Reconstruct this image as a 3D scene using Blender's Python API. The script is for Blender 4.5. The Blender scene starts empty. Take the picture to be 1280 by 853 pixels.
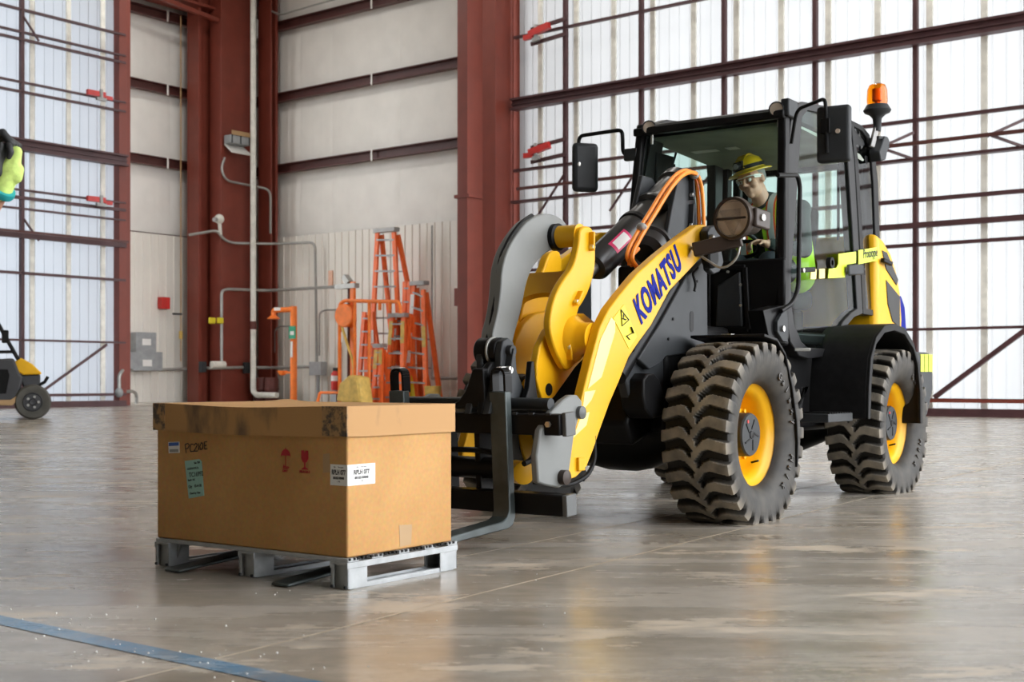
import bpy, bmesh, math, random
from math import sin, cos, pi, radians as R
from mathutils import Vector, Matrix
random.seed(7)
scene = bpy.context.scene
COL = scene.collection

# ---------------------------------------------------------------- camera, sky, exposure
cam = bpy.data.cameras.new('camera'); cam_ob = bpy.data.objects.new('camera', cam); COL.objects.link(cam_ob)
cam_ob.location = (0, 0, .75); cam_ob.rotation_euler = (R(90), 0, 0)
cam.sensor_width = 36; cam.lens = 45; cam.shift_y = .0371
cam.clip_end = 500; cam.clip_start = .05
cam.dof.use_dof = True; cam.dof.focus_distance = 6.4; cam.dof.aperture_fstop = 5.0
scene.camera = cam_ob
world = bpy.data.worlds.new('overcast_sky'); scene.world = world; world.use_nodes = True
bg = world.node_tree.nodes['Background']; bg.inputs[0].default_value = (.95, .97, 1.0, 1); bg.inputs[1].default_value = 5.8
vs = scene.view_settings; vs.view_transform = 'Standard'; vs.look = 'None'; vs.gamma = 1; vs.use_curve_mapping = False
vs.exposure = 0.22
for ls_, lt_ in [(a, b) for a in (6, 15, 24) for b in (6, 15)]:   # high-bay fixtures under the hangar roof
    ld_ = bpy.data.lights.new('high_bay_lamp', 'AREA'); ld_.shape = 'RECTANGLE'; ld_.size = 1.4; ld_.size_y = .6; ld_.energy = 190; ld_.color = (1.0, .97, .92)
    lo_ = bpy.data.objects.new('high_bay_lamp', ld_); COL.objects.link(lo_); lo_.location = (-9.35+.790*ls_-.6135*lt_, 44.0-.6135*ls_-.790*lt_, 14.6)
scene.cycles.max_bounces = 10; scene.cycles.diffuse_bounces = 5; scene.cycles.glossy_bounces = 4
scene.cycles.transparent_max_bounces = 16; scene.cycles.transmission_bounces = 6
scene.cycles.sample_clamp_indirect = 6; scene.cycles.caustics_reflective = False; scene.cycles.caustics_refractive = False

# ---------------------------------------------------------------- materials
def newmat(name):
    m = bpy.data.materials.new(name); m.use_nodes = True
    return m, m.node_tree.nodes, m.node_tree.links, m.node_tree.nodes['Principled BSDF']
def mat(name, col, rough=.5, metal=0, noise=.12, nscale=6, bump=0, spec=.5, coat=0, emit=None, alpha=1):
    m, N, L, p = newmat(name)
    p.inputs['Roughness'].default_value = rough; p.inputs['Metallic'].default_value = metal
    p.inputs['Specular IOR Level'].default_value = spec; p.inputs['Coat Weight'].default_value = coat
    p.inputs['Coat Roughness'].default_value = .15
    tc = N.new('ShaderNodeTexCoord'); n = N.new('ShaderNodeTexNoise'); n.inputs['Scale'].default_value = nscale
    n.inputs['Detail'].default_value = 5; L.new(tc.outputs['Object'], n.inputs['Vector'])
    r = N.new('ShaderNodeValToRGB'); c = Vector(col)
    r.color_ramp.elements[0].color = (*(c*(1-noise)), 1); r.color_ramp.elements[1].color = (*(c*(1+noise)), 1)
    r.color_ramp.elements[0].position = .3; r.color_ramp.elements[1].position = .7
    L.new(n.outputs['Fac'], r.inputs['Fac']); L.new(r.outputs['Color'], p.inputs['Base Color'])
    if bump:
        b = N.new('ShaderNodeBump'); b.inputs['Strength'].default_value = bump; b.inputs['Distance'].default_value = .01
        L.new(n.outputs['Fac'], b.inputs['Height']); L.new(b.outputs['Normal'], p.inputs['Normal'])
    if emit: p.inputs['Emission Color'].default_value = (*col, 1); p.inputs['Emission Strength'].default_value = emit
    return m
YEL = mat('yellow_paint', (.76, .40, .006), .38, noise=.04, spec=.32)
YELH = mat('hood_yellow_paint', (.78, .42, .008), .38, noise=.04, spec=.32)
BLK = mat('black_paint', (.009, .009, .0095), .36, noise=.25, spec=.13)
CYLM = mat('cylinder_dark_paint', (.022, .022, .023), .33, noise=.15)
FRAMEB = mat('cab_frame_black', (.014, .014, .015), .40, noise=.2, spec=.2)
BLKM = mat('matte_black_plastic', (.010, .010, .0105), .5, noise=.25, nscale=20, spec=.14)
CHAR = mat('charcoal_paint', (.034, .037, .040), .45, noise=.15, spec=.2)
GREY = mat('machine_grey_paint', (.19, .198, .193), .45, noise=.06, spec=.35)
CAPG = mat('bar_end_grey', (.10, .105, .105), .5)
FORKM = mat('worn_steel_fork', (.055, .068, .068), .40, .35, noise=.35, nscale=9)
STEEL = mat('bright_bolt_steel', (.60, .59, .56), .3, .9)
GALV = mat('galvanised_steel', (.40, .42, .43), .5, .35, noise=.13, nscale=22)
RED = mat('red_oxide_steel', (.19, .037, .022), .48, noise=.10, nscale=2)
REDD = mat('dark_red_oxide_steel', (.085, .024, .020), .5, noise=.18, nscale=3)
DOORF = mat('door_frame_steel', (.075, .030, .033), .5, noise=.15, nscale=3)
BRRED = mat('bright_red_paint', (.55, .03, .025), .4)
RIB = mat('beige_door_rib', (.88, .87, .80), .6)
WALLD = mat('weathered_grey_cladding', (.44, .41, .36), .6)
LINER = mat('white_liner_steel', (.78, .76, .70), .45, noise=.03, nscale=1)
INSUL = mat('white_insulation_facing', (.80, .79, .75), .55, noise=.04, nscale=1.5, bump=.35)
STRAP = mat('white_strap', (.75, .75, .72), .5)
PIPEW = mat('white_pipe', (.72, .72, .66), .4)
CONDUIT = mat('grey_conduit', (.34, .34, .32), .4, .4)
ELBOX = mat('grey_electrical_box', (.30, .32, .33), .5)
ORANGE = mat('orange_fibreglass', (.92, .17, .035), .45, noise=.10)
ORANGEP = mat('orange_safety_paint', (.90, .21, .025), .45)
ALU = mat('dull_aluminium', (.36, .36, .355), .5, .3)
YPLAST = mat('dirty_yellow_plastic', (.62, .42, .10), .6, noise=.2)
RIMY = mat('yellow_rim_paint', (.80, .42, .006), .38, noise=.05, spec=.35)
ORHOSE = mat('orange_hose', (.90, .26, .02), .4)
LIME = mat('lime_reflective_tape', (.62, .78, .03), .4, noise=.03, spec=.6)
PALEY = mat('pale_yellow_reflective_tape', (.95, .74, .26), .45, noise=.03)
DECALY = mat('yellow_green_decal', (.72, .62, .02), .45, noise=.02)
BLUEL = mat('blue_lettering', (.006, .014, .23), .5, noise=.02, spec=.06)
INK = mat('black_ink', (.012, .012, .012), .6)
REDINK = mat('red_print', (.45, .012, .02), .6)
PAPER = mat('white_paper', (.78, .78, .76), .6, noise=.02)
TEAL = mat('pale_green_paper', (.30, .52, .45), .6, noise=.03)
TAPE = mat('brown_tape', (.42, .27, .13), .35, noise=.05)
BLUEP = mat('blue_print', (.04, .12, .45), .5)
MAGENTA = mat('magenta_label', (.62, .03, .13), .45)
SKIN = mat('skin', (.56, .30, .21), .5, noise=.06, nscale=30)
SHIRT = mat('dark_green_shirt', (.018, .030, .028), .8, noise=.2, nscale=25)
TROUS = mat('dark_trousers', (.02, .022, .03), .8)
VEST = mat('lime_vest_cloth', (.52, .85, .03), .7, noise=.05)
VORANGE = mat('orange_vest_trim', (.85, .14, .03), .6)
VSILV = mat('silver_vest_tape', (.55, .58, .58), .35)
HAT = mat('yellow_hard_hat', (.74, .48, .01), .35, coat=.3)
HAIR = mat('grey_hair', (.22, .21, .20), .7, noise=.2, nscale=60)
GLOVEL = mat('lime_glove_knit', (.58, .76, .20), .8, noise=.10, nscale=60, bump=.2)
GLOVEB = mat('black_glove_coating', (.022, .023, .025), .6, noise=.2, nscale=30)
TEALC = mat('teal_cuff', (.01, .30, .32), .7)
SEAT = mat('dark_seat_cloth', (.02, .02, .022), .85)
HEADL = mat('cab_headliner', (.27, .30, .255), .75)
BROWNM = mat('rusty_drum_red', (.10, .022, .016), .55, noise=.25)
BRONZE = mat('lamp_bronze_reflector', (.80, .68, .56), .3, .3)
DARKBR = mat('dark_bronze_housing', (.045, .033, .027), .42, spec=.25)
UTVD = mat('utility_vehicle_dark_plastic', (.035, .036, .040), .55)
UTVT = mat('dusty_tyre_rubber', (.075, .072, .062), .85, noise=.2)
GRILLE = mat('dark_grille_mesh', (.02, .02, .02), .6)
SPECK = mat('white_grit', (.75, .74, .70), .7)
PAVE = mat('outdoor_apron_concrete', (.42, .41, .39), .9)

def glass(name, tint, refl=.9, haze=0):
    m, N, L, p = newmat(name); N.remove(p)
    out = N['Material Output']
    tr = N.new('ShaderNodeBsdfTransparent'); tr.inputs[0].default_value = (*tint, 1)
    gl = N.new('ShaderNodeBsdfGlossy'); gl.inputs['Roughness'].default_value = .03; gl.inputs[0].default_value = (refl, refl, refl, 1)
    lw = N.new('ShaderNodeLayerWeight'); lw.inputs[0].default_value = .5
    pw = N.new('ShaderNodeMath'); pw.operation = 'POWER'; pw.inputs[1].default_value = 4.0; L.new(lw.outputs['Facing'], pw.inputs[0])
    fr = N.new('ShaderNodeMath'); fr.operation = 'MULTIPLY_ADD'; fr.inputs[1].default_value = .75; fr.inputs[2].default_value = .035; L.new(pw.outputs[0], fr.inputs[0])
    mx = N.new('ShaderNodeMixShader'); L.new(fr.outputs[0], mx.inputs[0]); L.new(tr.outputs[0], mx.inputs[1]); L.new(gl.outputs[0], mx.inputs[2])
    L.new(mx.outputs[0], out.inputs['Surface'])
    return m
GLASS = glass('green_tinted_cab_glass', (.80, .93, .89))
GLASSD = glass('darkened_rear_side_glass', (.16, .20, .185))  # tint darkened to stand for the dim cab interior behind the near window
GLASSC = glass('clear_lens_glass', (.92, .92, .92))
AMBER = glass('amber_beacon_lens', (1.0, .52, .06), .8)

def translucent(name, col):
    m, N, L, p = newmat(name); out = N['Material Output']
    t = N.new('ShaderNodeBsdfTranslucent'); t.inputs[0].default_value = (*col, 1)
    p.inputs['Base Color'].default_value = (.55, .57, .60, 1); p.inputs['Roughness'].default_value = .5
    mx = N.new('ShaderNodeMixShader'); mx.inputs[0].default_value = .62
    n = N.new('ShaderNodeTexNoise'); tc = N.new('ShaderNodeTexCoord'); mp = N.new('ShaderNodeMapping')
    mp.inputs['Scale'].default_value = (3, 3, .15); n.inputs['Scale'].default_value = 2
    L.new(tc.outputs['Object'], mp.inputs[0]); L.new(mp.outputs[0], n.inputs['Vector'])
    r = N.new('ShaderNodeValToRGB'); c = Vector(col)
    r.color_ramp.elements[0].color = (*(c*.90), 1); r.color_ramp.elements[1].color = (*c, 1)
    L.new(n.outputs['Fac'], r.inputs['Fac']); L.new(r.outputs[0], t.inputs[0])
    L.new(p.outputs[0], mx.inputs[1]); L.new(t.outputs[0], mx.inputs[2]); L.new(mx.outputs[0], out.inputs['Surface'])
    return m
PANEL = translucent('translucent_door_sheet', (.40, .413, .425))
PANELB = translucent('translucent_door_sheet_blueish', (.365, .405, .46))

def floor_material(name, blue=False):
    m, N, L, p = newmat(name)
    tc = N.new('ShaderNodeTexCoord')
    def noise(scale, sx=1, sy=1, detail=6, rough=.6, rot=0):
        mp = N.new('ShaderNodeMapping'); mp.inputs['Scale'].default_value = (sx, sy, 1); mp.inputs['Rotation'].default_value = (0, 0, rot)
        n = N.new('ShaderNodeTexNoise'); n.inputs['Scale'].default_value = scale; n.inputs['Detail'].default_value = detail; n.inputs['Roughness'].default_value = rough
        L.new(tc.outputs['Object'], mp.inputs[0]); L.new(mp.outputs[0], n.inputs['Vector']); return n.outputs['Fac']
    def ramp(f, a, b, ca, cb):
        r = N.new('ShaderNodeValToRGB'); r.color_ramp.elements[0].position = a; r.color_ramp.elements[1].position = b
        r.color_ramp.elements[0].color = (*ca, 1); r.color_ramp.elements[1].color = (*cb, 1); L.new(f, r.inputs[0]); return r.outputs[0]
    def mix(f, a, b, mode='MIX'):
        x = N.new('ShaderNodeMix'); x.data_type = 'RGBA'; x.blend_type = mode
        if isinstance(f, float): x.inputs[0].default_value = f
        else: L.new(f, x.inputs[0])
        L.new(a, x.inputs[6])
        if isinstance(b, tuple): x.inputs[7].default_value = (*b, 1)
        else: L.new(b, x.inputs[7])
        return x.outputs[2]
    big = noise(.9, 1, 1.6, 8, .66); streak = noise(1.3, .35, 2.4, 7, .65, .3); fine = noise(9, 1, 1.5, 6, .7); dust = noise(1.9, .7, 1.8, 9, .66, -.2)
    c = ramp(big, .3, .72, (.205, .178, .142), (.50, .45, .375))
    c = mix(ramp(streak, .44, .62, (0, 0, 0), (.8, .8, .8)), c, (.47, .435, .385))
    c = mix(ramp(fine, .45, .66, (0, 0, 0), (.55, .55, .55)), c, (.24, .213, .18))
    c = mix(ramp(dust, .56, .62, (0, 0, 0), (.85, .85, .85)), c, (.60, .52, .42))
    if blue:
        w = noise(3, 1, 1, 8, .7)
        c = mix(ramp(w, .42, .62, (.97, .97, .97), (.45, .45, .45)), c, (.05, .21, .38))
    L.new(c, p.inputs['Base Color'])
    rg = N.new('ShaderNodeMapRange'); rg.inputs[1].default_value = .3; rg.inputs[2].default_value = .75; rg.inputs[3].default_value = .15; rg.inputs[4].default_value = .38
    L.new(streak, rg.inputs[0])
    ad = N.new('ShaderNodeMath'); ad.operation = 'MULTIPLY_ADD'; ad.inputs[1].default_value = .35; L.new(ramp(dust, .55, .74, (0, 0, 0), (1, 1, 1)), ad.inputs[0]); L.new(rg.outputs[0], ad.inputs[2])
    L.new(ad.outputs[0], p.inputs['Roughness']); p.inputs['Specular IOR Level'].default_value = .55
    b = N.new('ShaderNodeBump'); b.inputs['Strength'].default_value = .05; b.inputs['Distance'].default_value = .02
    L.new(noise(5, 1, 1, 4, .6), b.inputs['Height']); L.new(b.outputs[0], p.inputs['Normal'])
    return m
FLOORM = floor_material('polished_hangar_concrete'); BLUELINE = floor_material('worn_blue_floor_paint', True)
JOINT = mat('joint_filler', (.56, .48, .37), .6, noise=.2, nscale=3)

def card_material():
    m, N, L, p = newmat('brown_cardboard')
    tc = N.new('ShaderNodeTexCoord'); n = N.new('ShaderNodeTexNoise'); n.inputs['Scale'].default_value = 3; n.inputs['Detail'].default_value = 6
    L.new(tc.outputs['Object'], n.inputs['Vector'])
    r = N.new('ShaderNodeValToRGB'); r.color_ramp.elements[0].color = (.45, .235, .078, 1); r.color_ramp.elements[1].color = (.56, .315, .118, 1)
    r.color_ramp.elements[0].position = .3; r.color_ramp.elements[1].position = .7
    L.new(n.outputs[0], r.inputs[0])
    w = N.new('ShaderNodeTexNoise'); w.inputs['Scale'].default_value = 60; w.inputs['Detail'].default_value = 2; L.new(tc.outputs['Object'], w.inputs['Vector'])
    mx = N.new('ShaderNodeMix'); mx.data_type = 'RGBA'; mx.blend_type = 'OVERLAY'; mx.inputs[0].default_value = .18
    L.new(r.outputs[0], mx.inputs[6]); L.new(w.outputs['Color'], mx.inputs[7]); L.new(mx.outputs[2], p.inputs['Base Color'])
    p.inputs['Roughness'].default_value = .7; p.inputs['Specular IOR Level'].default_value = .3
    return m
CARD = card_material()


def smudge_material():
    m, N, L, p = newmat('scuffed_cardboard'); 
    tc = N.new('ShaderNodeTexCoord'); n = N.new('ShaderNodeTexNoise'); n.inputs['Scale'].default_value = 9; n.inputs['Detail'].default_value = 8
    mp = N.new('ShaderNodeMapping'); mp.inputs['Scale'].default_value = (1, 1, .45); L.new(tc.outputs['Object'], mp.inputs[0]); L.new(mp.outputs[0], n.inputs['Vector'])
    r = N.new('ShaderNodeValToRGB'); r.color_ramp.elements[0].color = (.48, .26, .092, 1); r.color_ramp.elements[1].color = (.17, .10, .05, 1)
    r.color_ramp.elements[0].position = .53; r.color_ramp.elements[1].position = .72
    sx = N.new('ShaderNodeSeparateXYZ'); L.new(tc.outputs['Object'], sx.inputs[0])
    def rng(o, a, b):
        q = N.new('ShaderNodeMapRange'); q.inputs[1].default_value = a; q.inputs[2].default_value = b; L.new(o, q.inputs[0]); return q.outputs[0]
    def mul(a, b):
        q = N.new('ShaderNodeMath'); q.operation = 'MULTIPLY'; L.new(a, q.inputs[0]); L.new(b, q.inputs[1]); return q.outputs[0]
    k = mul(mul(rng(sx.outputs[0], .295, .305), rng(sx.outputs[1], .50, .05)), rng(sx.outputs[1], -.52, -.38))
    ad = N.new('ShaderNodeMath'); ad.operation = 'MULTIPLY_ADD'; ad.inputs[1].default_value = .21; L.new(k, ad.inputs[0])
    sb = N.new('ShaderNodeMath'); sb.operation = 'SUBTRACT'; sb.inputs[1].default_value = .10; L.new(n.outputs[0], sb.inputs[0]); L.new(sb.outputs[0], ad.inputs[2])
    L.new(ad.outputs[0], r.inputs[0]); L.new(r.outputs[0], p.inputs['Base Color']); p.inputs['Roughness'].default_value = .6
    return m
CARDS = smudge_material()
def tape_material():
    m, N, L, p = newmat('scuffed_corner_tape'); tc = N.new('ShaderNodeTexCoord'); n = N.new('ShaderNodeTexNoise'); n.inputs['Scale'].default_value = 26; n.inputs['Detail'].default_value = 9; n.inputs['Roughness'].default_value = .7
    L.new(tc.outputs['Object'], n.inputs['Vector']); r = N.new('ShaderNodeValToRGB')
    r.color_ramp.elements[0].color = (.42, .24, .095, 1); r.color_ramp.elements[1].color = (.075, .055, .04, 1); r.color_ramp.elements[0].position = .44; r.color_ramp.elements[1].position = .56
    L.new(n.outputs[0], r.inputs[0]); L.new(r.outputs[0], p.inputs['Base Color']); p.inputs['Roughness'].default_value = .5; return m
TAPES = tape_material()

def tyre_material():
    m, N, L, p = newmat('tyre_rubber')
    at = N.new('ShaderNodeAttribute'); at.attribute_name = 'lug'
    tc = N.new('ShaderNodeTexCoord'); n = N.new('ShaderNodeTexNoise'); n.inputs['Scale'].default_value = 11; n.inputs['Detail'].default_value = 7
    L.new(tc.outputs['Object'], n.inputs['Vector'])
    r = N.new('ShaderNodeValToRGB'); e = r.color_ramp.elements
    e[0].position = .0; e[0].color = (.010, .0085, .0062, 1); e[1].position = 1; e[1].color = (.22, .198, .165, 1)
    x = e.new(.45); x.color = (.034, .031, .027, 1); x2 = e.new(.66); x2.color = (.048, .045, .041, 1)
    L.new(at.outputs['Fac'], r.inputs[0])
    r2 = N.new('ShaderNodeValToRGB'); r2.color_ramp.elements[0].color = (.62, .62, .62, 1); r2.color_ramp.elements[1].color = (1.3, 1.25, 1.15, 1)
    r2.color_ramp.elements[0].position = .35; r2.color_ramp.elements[1].position = .68
    L.new(n.outputs[0], r2.inputs[0])
    mx = N.new('ShaderNodeMix'); mx.data_type = 'RGBA'; mx.blend_type = 'MULTIPLY'; mx.inputs[0].default_value = 1
    L.new(r.outputs[0], mx.inputs[6]); L.new(r2.outputs[0], mx.inputs[7]); L.new(mx.outputs[2], p.inputs['Base Color'])
    p.inputs['Roughness'].default_value = .62; p.inputs['Specular IOR Level'].default_value = .4
    b = N.new('ShaderNodeBump'); b.inputs['Strength'].default_value = .25; b.inputs['Distance'].default_value = .006
    L.new(n.outputs[0], b.inputs['Height']); L.new(b.outputs[0], p.inputs['Normal'])
    return m
TYRE = tyre_material()
TYREW = mat('tyre_side_rubber', (.065, .062, .058), .5)

# ---------------------------------------------------------------- mesh helpers
def V(*a): return Vector(a)
class MB:
    def __init__(s, T=None): s.v = []; s.f = []; s.T = T
    def add(s, vs, fs):
        o = len(s.v)
        for p in vs:
            p = Vector(p); s.v.append(Vector(s.T(*p)) if s.T else p)
        s.f += [tuple(i+o for i in f) for f in fs]; return s
    def box(s, x0, x1, y0, y1, z0, z1):
        vs = [(x, y, z) for x in (x0, x1) for y in (y0, y1) for z in (z0, z1)]
        return s.add(vs, [(0, 1, 3, 2), (4, 6, 7, 5), (0, 4, 5, 1), (2, 3, 7, 6), (0, 2, 6, 4), (1, 5, 7, 3)])
    def prism(s, poly, a0, a1, axis='y'):
        n = len(poly)
        def pt(u, w, a): return (u, a, w) if axis == 'y' else ((a, u, w) if axis == 'x' else (u, w, a))
        vs = [pt(u, w, a0) for u, w in poly] + [pt(u, w, a1) for u, w in poly]
        fs = [tuple(range(n)), tuple(range(2*n-1, n-1, -1))] + [(i, (i+1) % n, n+(i+1) % n, n+i) for i in range(n)]
        return s.add(vs, fs)
    def bar(s, p, q, w, h, up=(0, 0, 1)):
        p, q = Vector(p), Vector(q); d = (q-p).normalized(); up = Vector(up)
        if abs(d.dot(up)) > .98: up = Vector((1, 0, 0))
        a = d.cross(up).normalized(); b = a.cross(d).normalized()
        vs = [c + a*x*w/2 + b*y*h/2 for c in (p, q) for x, y in ((-1, -1), (1, -1), (1, 1), (-1, 1))]
        return s.add(vs, [(0, 1, 2, 3), (7, 6, 5, 4), (0, 4, 5, 1), (1, 5, 6, 2), (2, 6, 7, 3), (3, 7, 4, 0)])
    def lathe(s, prof, o=(0, 0, 0), d=(0, 0, 1), n=24, closed=False):
        o, d = Vector(o), Vector(d).normalized(); u = Vector((0, 0, 1)) if abs(d.z) < .9 else Vector((1, 0, 0))
        a = d.cross(u).normalized(); b = d.cross(a)
        vs = []; fs = []; k = len(prof)
        for i in range(n):
            t = 2*pi*i/n
            for r, h in prof: vs.append(o + d*h + (a*cos(t)+b*sin(t))*r)
        for i in range(n):
            j = (i+1) % n
            for m in range(k-1 if not closed else k):
                m2 = (m+1) % k; fs.append((i*k+m, j*k+m, j*k+m2, i*k+m2))
        if not closed:
            if prof[0][0] > 1e-5: fs.append(tuple(i*k for i in range(n)))
            if prof[-1][0] > 1e-5: fs.append(tuple(i*k+k-1 for i in range(n-1, -1, -1)))
        return s.add(vs, fs)
    def cyl(s, p, q, r, r2=None, n=16):
        p, q = Vector(p), Vector(q); L = (q-p).length
        return s.lathe([(r, 0), (r if r2 is None else r2, L)], p, q-p, n)
    def tube(s, path, r, n=8):
        path = [Vector(p) for p in path]; k = len(path); vs = []; fs = []; prev = None
        for i, p in enumerate(path):
            d = (path[min(i+1, k-1)]-path[max(i-1, 0)]).normalized()
            if prev is None: prev = d.orthogonal().normalized()
            a = (prev - d*prev.dot(d)).normalized(); b = d.cross(a); prev = a
            vs += [p + (a*cos(2*pi*j/n)+b*sin(2*pi*j/n))*r for j in range(n)]
        for i in range(k-1):
            for j in range(n): fs.append((i*n+j, i*n+(j+1) % n, (i+1)*n+(j+1) % n, (i+1)*n+j))
        fs += [tuple(range(n-1, -1, -1)), tuple((k-1)*n+j for j in range(n))]
        return s.add(vs, fs)
    def ball(s, c, rx, ry=None, rz=None, n=14, m=9):
        ry = ry or rx; rz = rz or rx; c = Vector(c); vs = [c+Vector((0, 0, rz))]; fs = []
        for i in range(1, m):
            t = pi*i/m
            vs += [c+Vector((rx*sin(t)*cos(2*pi*j/n), ry*sin(t)*sin(2*pi*j/n), rz*cos(t))) for j in range(n)]
        vs.append(c-Vector((0, 0, rz))); b = len(vs)-1
        for j in range(n):
            fs.append((0, 1+j, 1+(j+1) % n)); fs.append((b, 1+(m-2)*n+(j+1) % n, 1+(m-2)*n+j))
            for i in range(m-2): fs.append((1+i*n+j, 1+(i+1)*n+j, 1+(i+1)*n+(j+1) % n, 1+i*n+(j+1) % n))
        return s.add(vs, fs)
    def grid(s, fn, nu, nv, cu=False):
        vs = [fn(i/(nu if cu else nu-1), j/(nv-1)) for i in range(nu) for j in range(nv)]
        fs = [(i*nv+j, ((i+1) % nu)*nv+j, ((i+1) % nu)*nv+j+1, i*nv+j+1) for i in range(nu if cu else nu-1) for j in range(nv-1)]
        return s.add(vs, fs)
    def build(s, name, m, parent=None, bevel=0, sharp=35, recalc=True, seg=2):
        me = bpy.data.meshes.new(name); me.from_pydata(s.v, [], s.f)
        if recalc:
            bm = bmesh.new(); bm.from_mesh(me); bmesh.ops.recalc_face_normals(bm, faces=bm.faces); bm.to_mesh(me); bm.free()
        for mm in (m if isinstance(m, (list, tuple)) else [m]): me.materials.append(mm)
        me.polygons.foreach_set('use_smooth', [True]*len(me.polygons)); me.set_sharp_from_angle(angle=R(sharp))
        o = bpy.data.objects.new(name, me); COL.objects.link(o)
        if parent: o.parent = parent
        if bevel:
            b = o.modifiers.new('bevel', 'BEVEL'); b.width = bevel; b.segments = seg; b.limit_method = 'ANGLE'; b.angle_limit = R(40)
            b.harden_normals = False
        return o
def fillet(path, r, n=5):
    P = [Vector(p) for p in path]; out = [P[0]]
    for i in range(1, len(P)-1):
        a, b, c = P[i-1], P[i], P[i+1]; u = (a-b); w = (c-b); rr = min(r, u.length*.49, w.length*.49)
        p0 = b+u.normalized()*rr; p1 = b+w.normalized()*rr
        for k in range(n+1):
            t = k/n; out.append(p0*(1-t)**2 + b*2*t*(1-t) + p1*t*t)
    out.append(P[-1]); return out
def smooth2(poly, it=2):
    for _ in range(it):
        n = len(poly); q = []
        for i in range(n):
            a, b = poly[i], poly[(i+1) % n]
            q += [(a[0]*.75+b[0]*.25, a[1]*.75+b[1]*.25), (a[0]*.25+b[0]*.75, a[1]*.25+b[1]*.75)]
        poly = q
    return poly
def circ(c, r, n=20, a0=0, a1=2*pi): return [(c[0]+r*cos(a0+(a1-a0)*i/n), c[1]+r*sin(a0+(a1-a0)*i/n)) for i in range(n)]
def empty(name, loc, rz, label, cat, group=None):
    o = bpy.data.objects.new(name, None); COL.objects.link(o); o.location = loc; o.rotation_euler = (0, 0, rz)
    o.empty_display_size = .1; return tag(o, label, cat, group)
def tag(o, label, cat, group=None):
    o['label'] = label; o['category'] = cat
    if group: o['group'] = group
    return o
def lab(o, label): o['label'] = label; return o
def struct(o): o['kind'] = 'structure'; return o
def copy_tree(o, parent=None):
    c = o.copy(); COL.objects.link(c)
    if parent: c.parent = parent
    for ch in list(o.children): copy_tree(ch, c)
    return c
def text_mesh(txt, size, depth=.001, bold=0.0, sx=1.0, shear=0, align='LEFT', gap=1.0):
    cu = bpy.data.curves.new('t', 'FONT'); cu.body = txt; cu.size = size; cu.extrude = depth; cu.offset = bold; cu.shear = shear; cu.align_x = align; cu.resolution_u = 3; cu.space_character = gap
    ob = bpy.data.objects.new('t', cu); COL.objects.link(ob); dg = bpy.context.evaluated_depsgraph_get(); dg.update()
    me = bpy.data.meshes.new_from_object(ob.evaluated_get(dg)); vs = [Vector((v.co.x*sx, v.co.y, v.co.z)) for v in me.vertices]; fs = [tuple(p.vertices) for p in me.polygons]
    bpy.data.objects.remove(ob); bpy.data.curves.remove(cu); bpy.data.meshes.remove(me)
    return vs, fs
def put_text(mb, txt, size, o, ux, uy, depth=.0008, bold=0.0, sx=1.0, shear=0, align='LEFT', gap=1.0):
    vs, fs = text_mesh(txt, size, depth, bold, sx, shear, align, gap)
    o, ux, uy = Vector(o), Vector(ux).normalized(), Vector(uy).normalized(); uz = ux.cross(uy)
    mb.add([o+ux*v.x+uy*v.y+uz*v.z for v in vs], fs); return mb

# ---------------------------------------------------------------- hangar frame: s along the right wall, t along the left wall
CX, CY = -9.35, 44.0
def HP(s, t, z): return (CX+.790*s-.6135*t, CY-.6135*s-.790*t, z)
def HB(): return MB(HP)
ROOF = 15.0; S1 = 42.0; T1 = 46.0

# floor
fl = struct(MB().add([(-70, -30, 0), (70, -30, 0), (70, 75, 0), (-70, 75, 0)], [(0, 1, 2, 3)]).build('floor', FLOORM, recalc=False))
def strip(p, q, w, m, name, z=.0012):
    p, q = Vector((*p, 0)), Vector((*q, 0)); d = (q-p).normalized(); n = Vector((-d.y, d.x, 0))*w/2
    return MB().add([p-n+V(0, 0, z), q-n+V(0, 0, z), q+n+V(0, 0, z), p+n+V(0, 0, z)], [(0, 1, 2, 3)]).build(name, m, fl, recalc=False)
j0, j1 = Vector((-0.566, 3.774)), Vector((2.566, 8.571)); jd = (j1-j0).normalized()
strip(j0-jd*3, j0+jd*34, .012, JOINT, 'saw_joint')
k0, k1 = Vector((-0.238, 5.357)), Vector((0.312, 6.25)); strip(k0-(k1-k0)*.1, k0+jd*30, .010, JOINT, 'saw_joint')
r0, r1 = Vector((3.287, 9.756)), Vector((4.571, 11.429)); strip(r0-(r1-r0)*.2, r0+(r1-r0)*3, .012, JOINT, 'saw_joint')
b0, b1 = Vector((-1.589, 3.974)), Vector((-0.52, 3.15)); bd = (b1-b0); lab(strip(b0-bd*2, b0+bd*3, .085, BLUELINE, 'painted_line', .0016), 'worn blue painted line')
tm0, tm1 = Vector((0.6, 5.854)), Vector((1.352, 6.091)); tmd = (tm1-tm0); tml = tmd.length; tmd.normalize(); tmn = Vector((-tmd.y, tmd.x)); m = MB()
for i in range(int(tml/.075)):
    c = tm0+tmd*(i*.075); q = [c-tmn*.055-tmd*.02, c-tmn*.055+tmd*.015, c+tmn*.055+tmd*.045, c+tmn*.055+tmd*.01]
    m.add([(p.x, p.y, .0011) for p in q], [(0, 1, 2, 3)])
o = m.build('tyre_mark', mat('dark_tyre_dust', (.20, .175, .145), .5), fl, recalc=False); o['kind'] = 'stuff'
g = MB()
for i in range(70):
    a = random.random(); c = b0+bd*(a*1.35-.05)+Vector((random.gauss(0, .18), random.gauss(.05, .16))); r = random.uniform(.0012, .0035)
    g.ball((c.x, c.y, r*.7), r, r*1.2, r, 6, 4)
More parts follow.
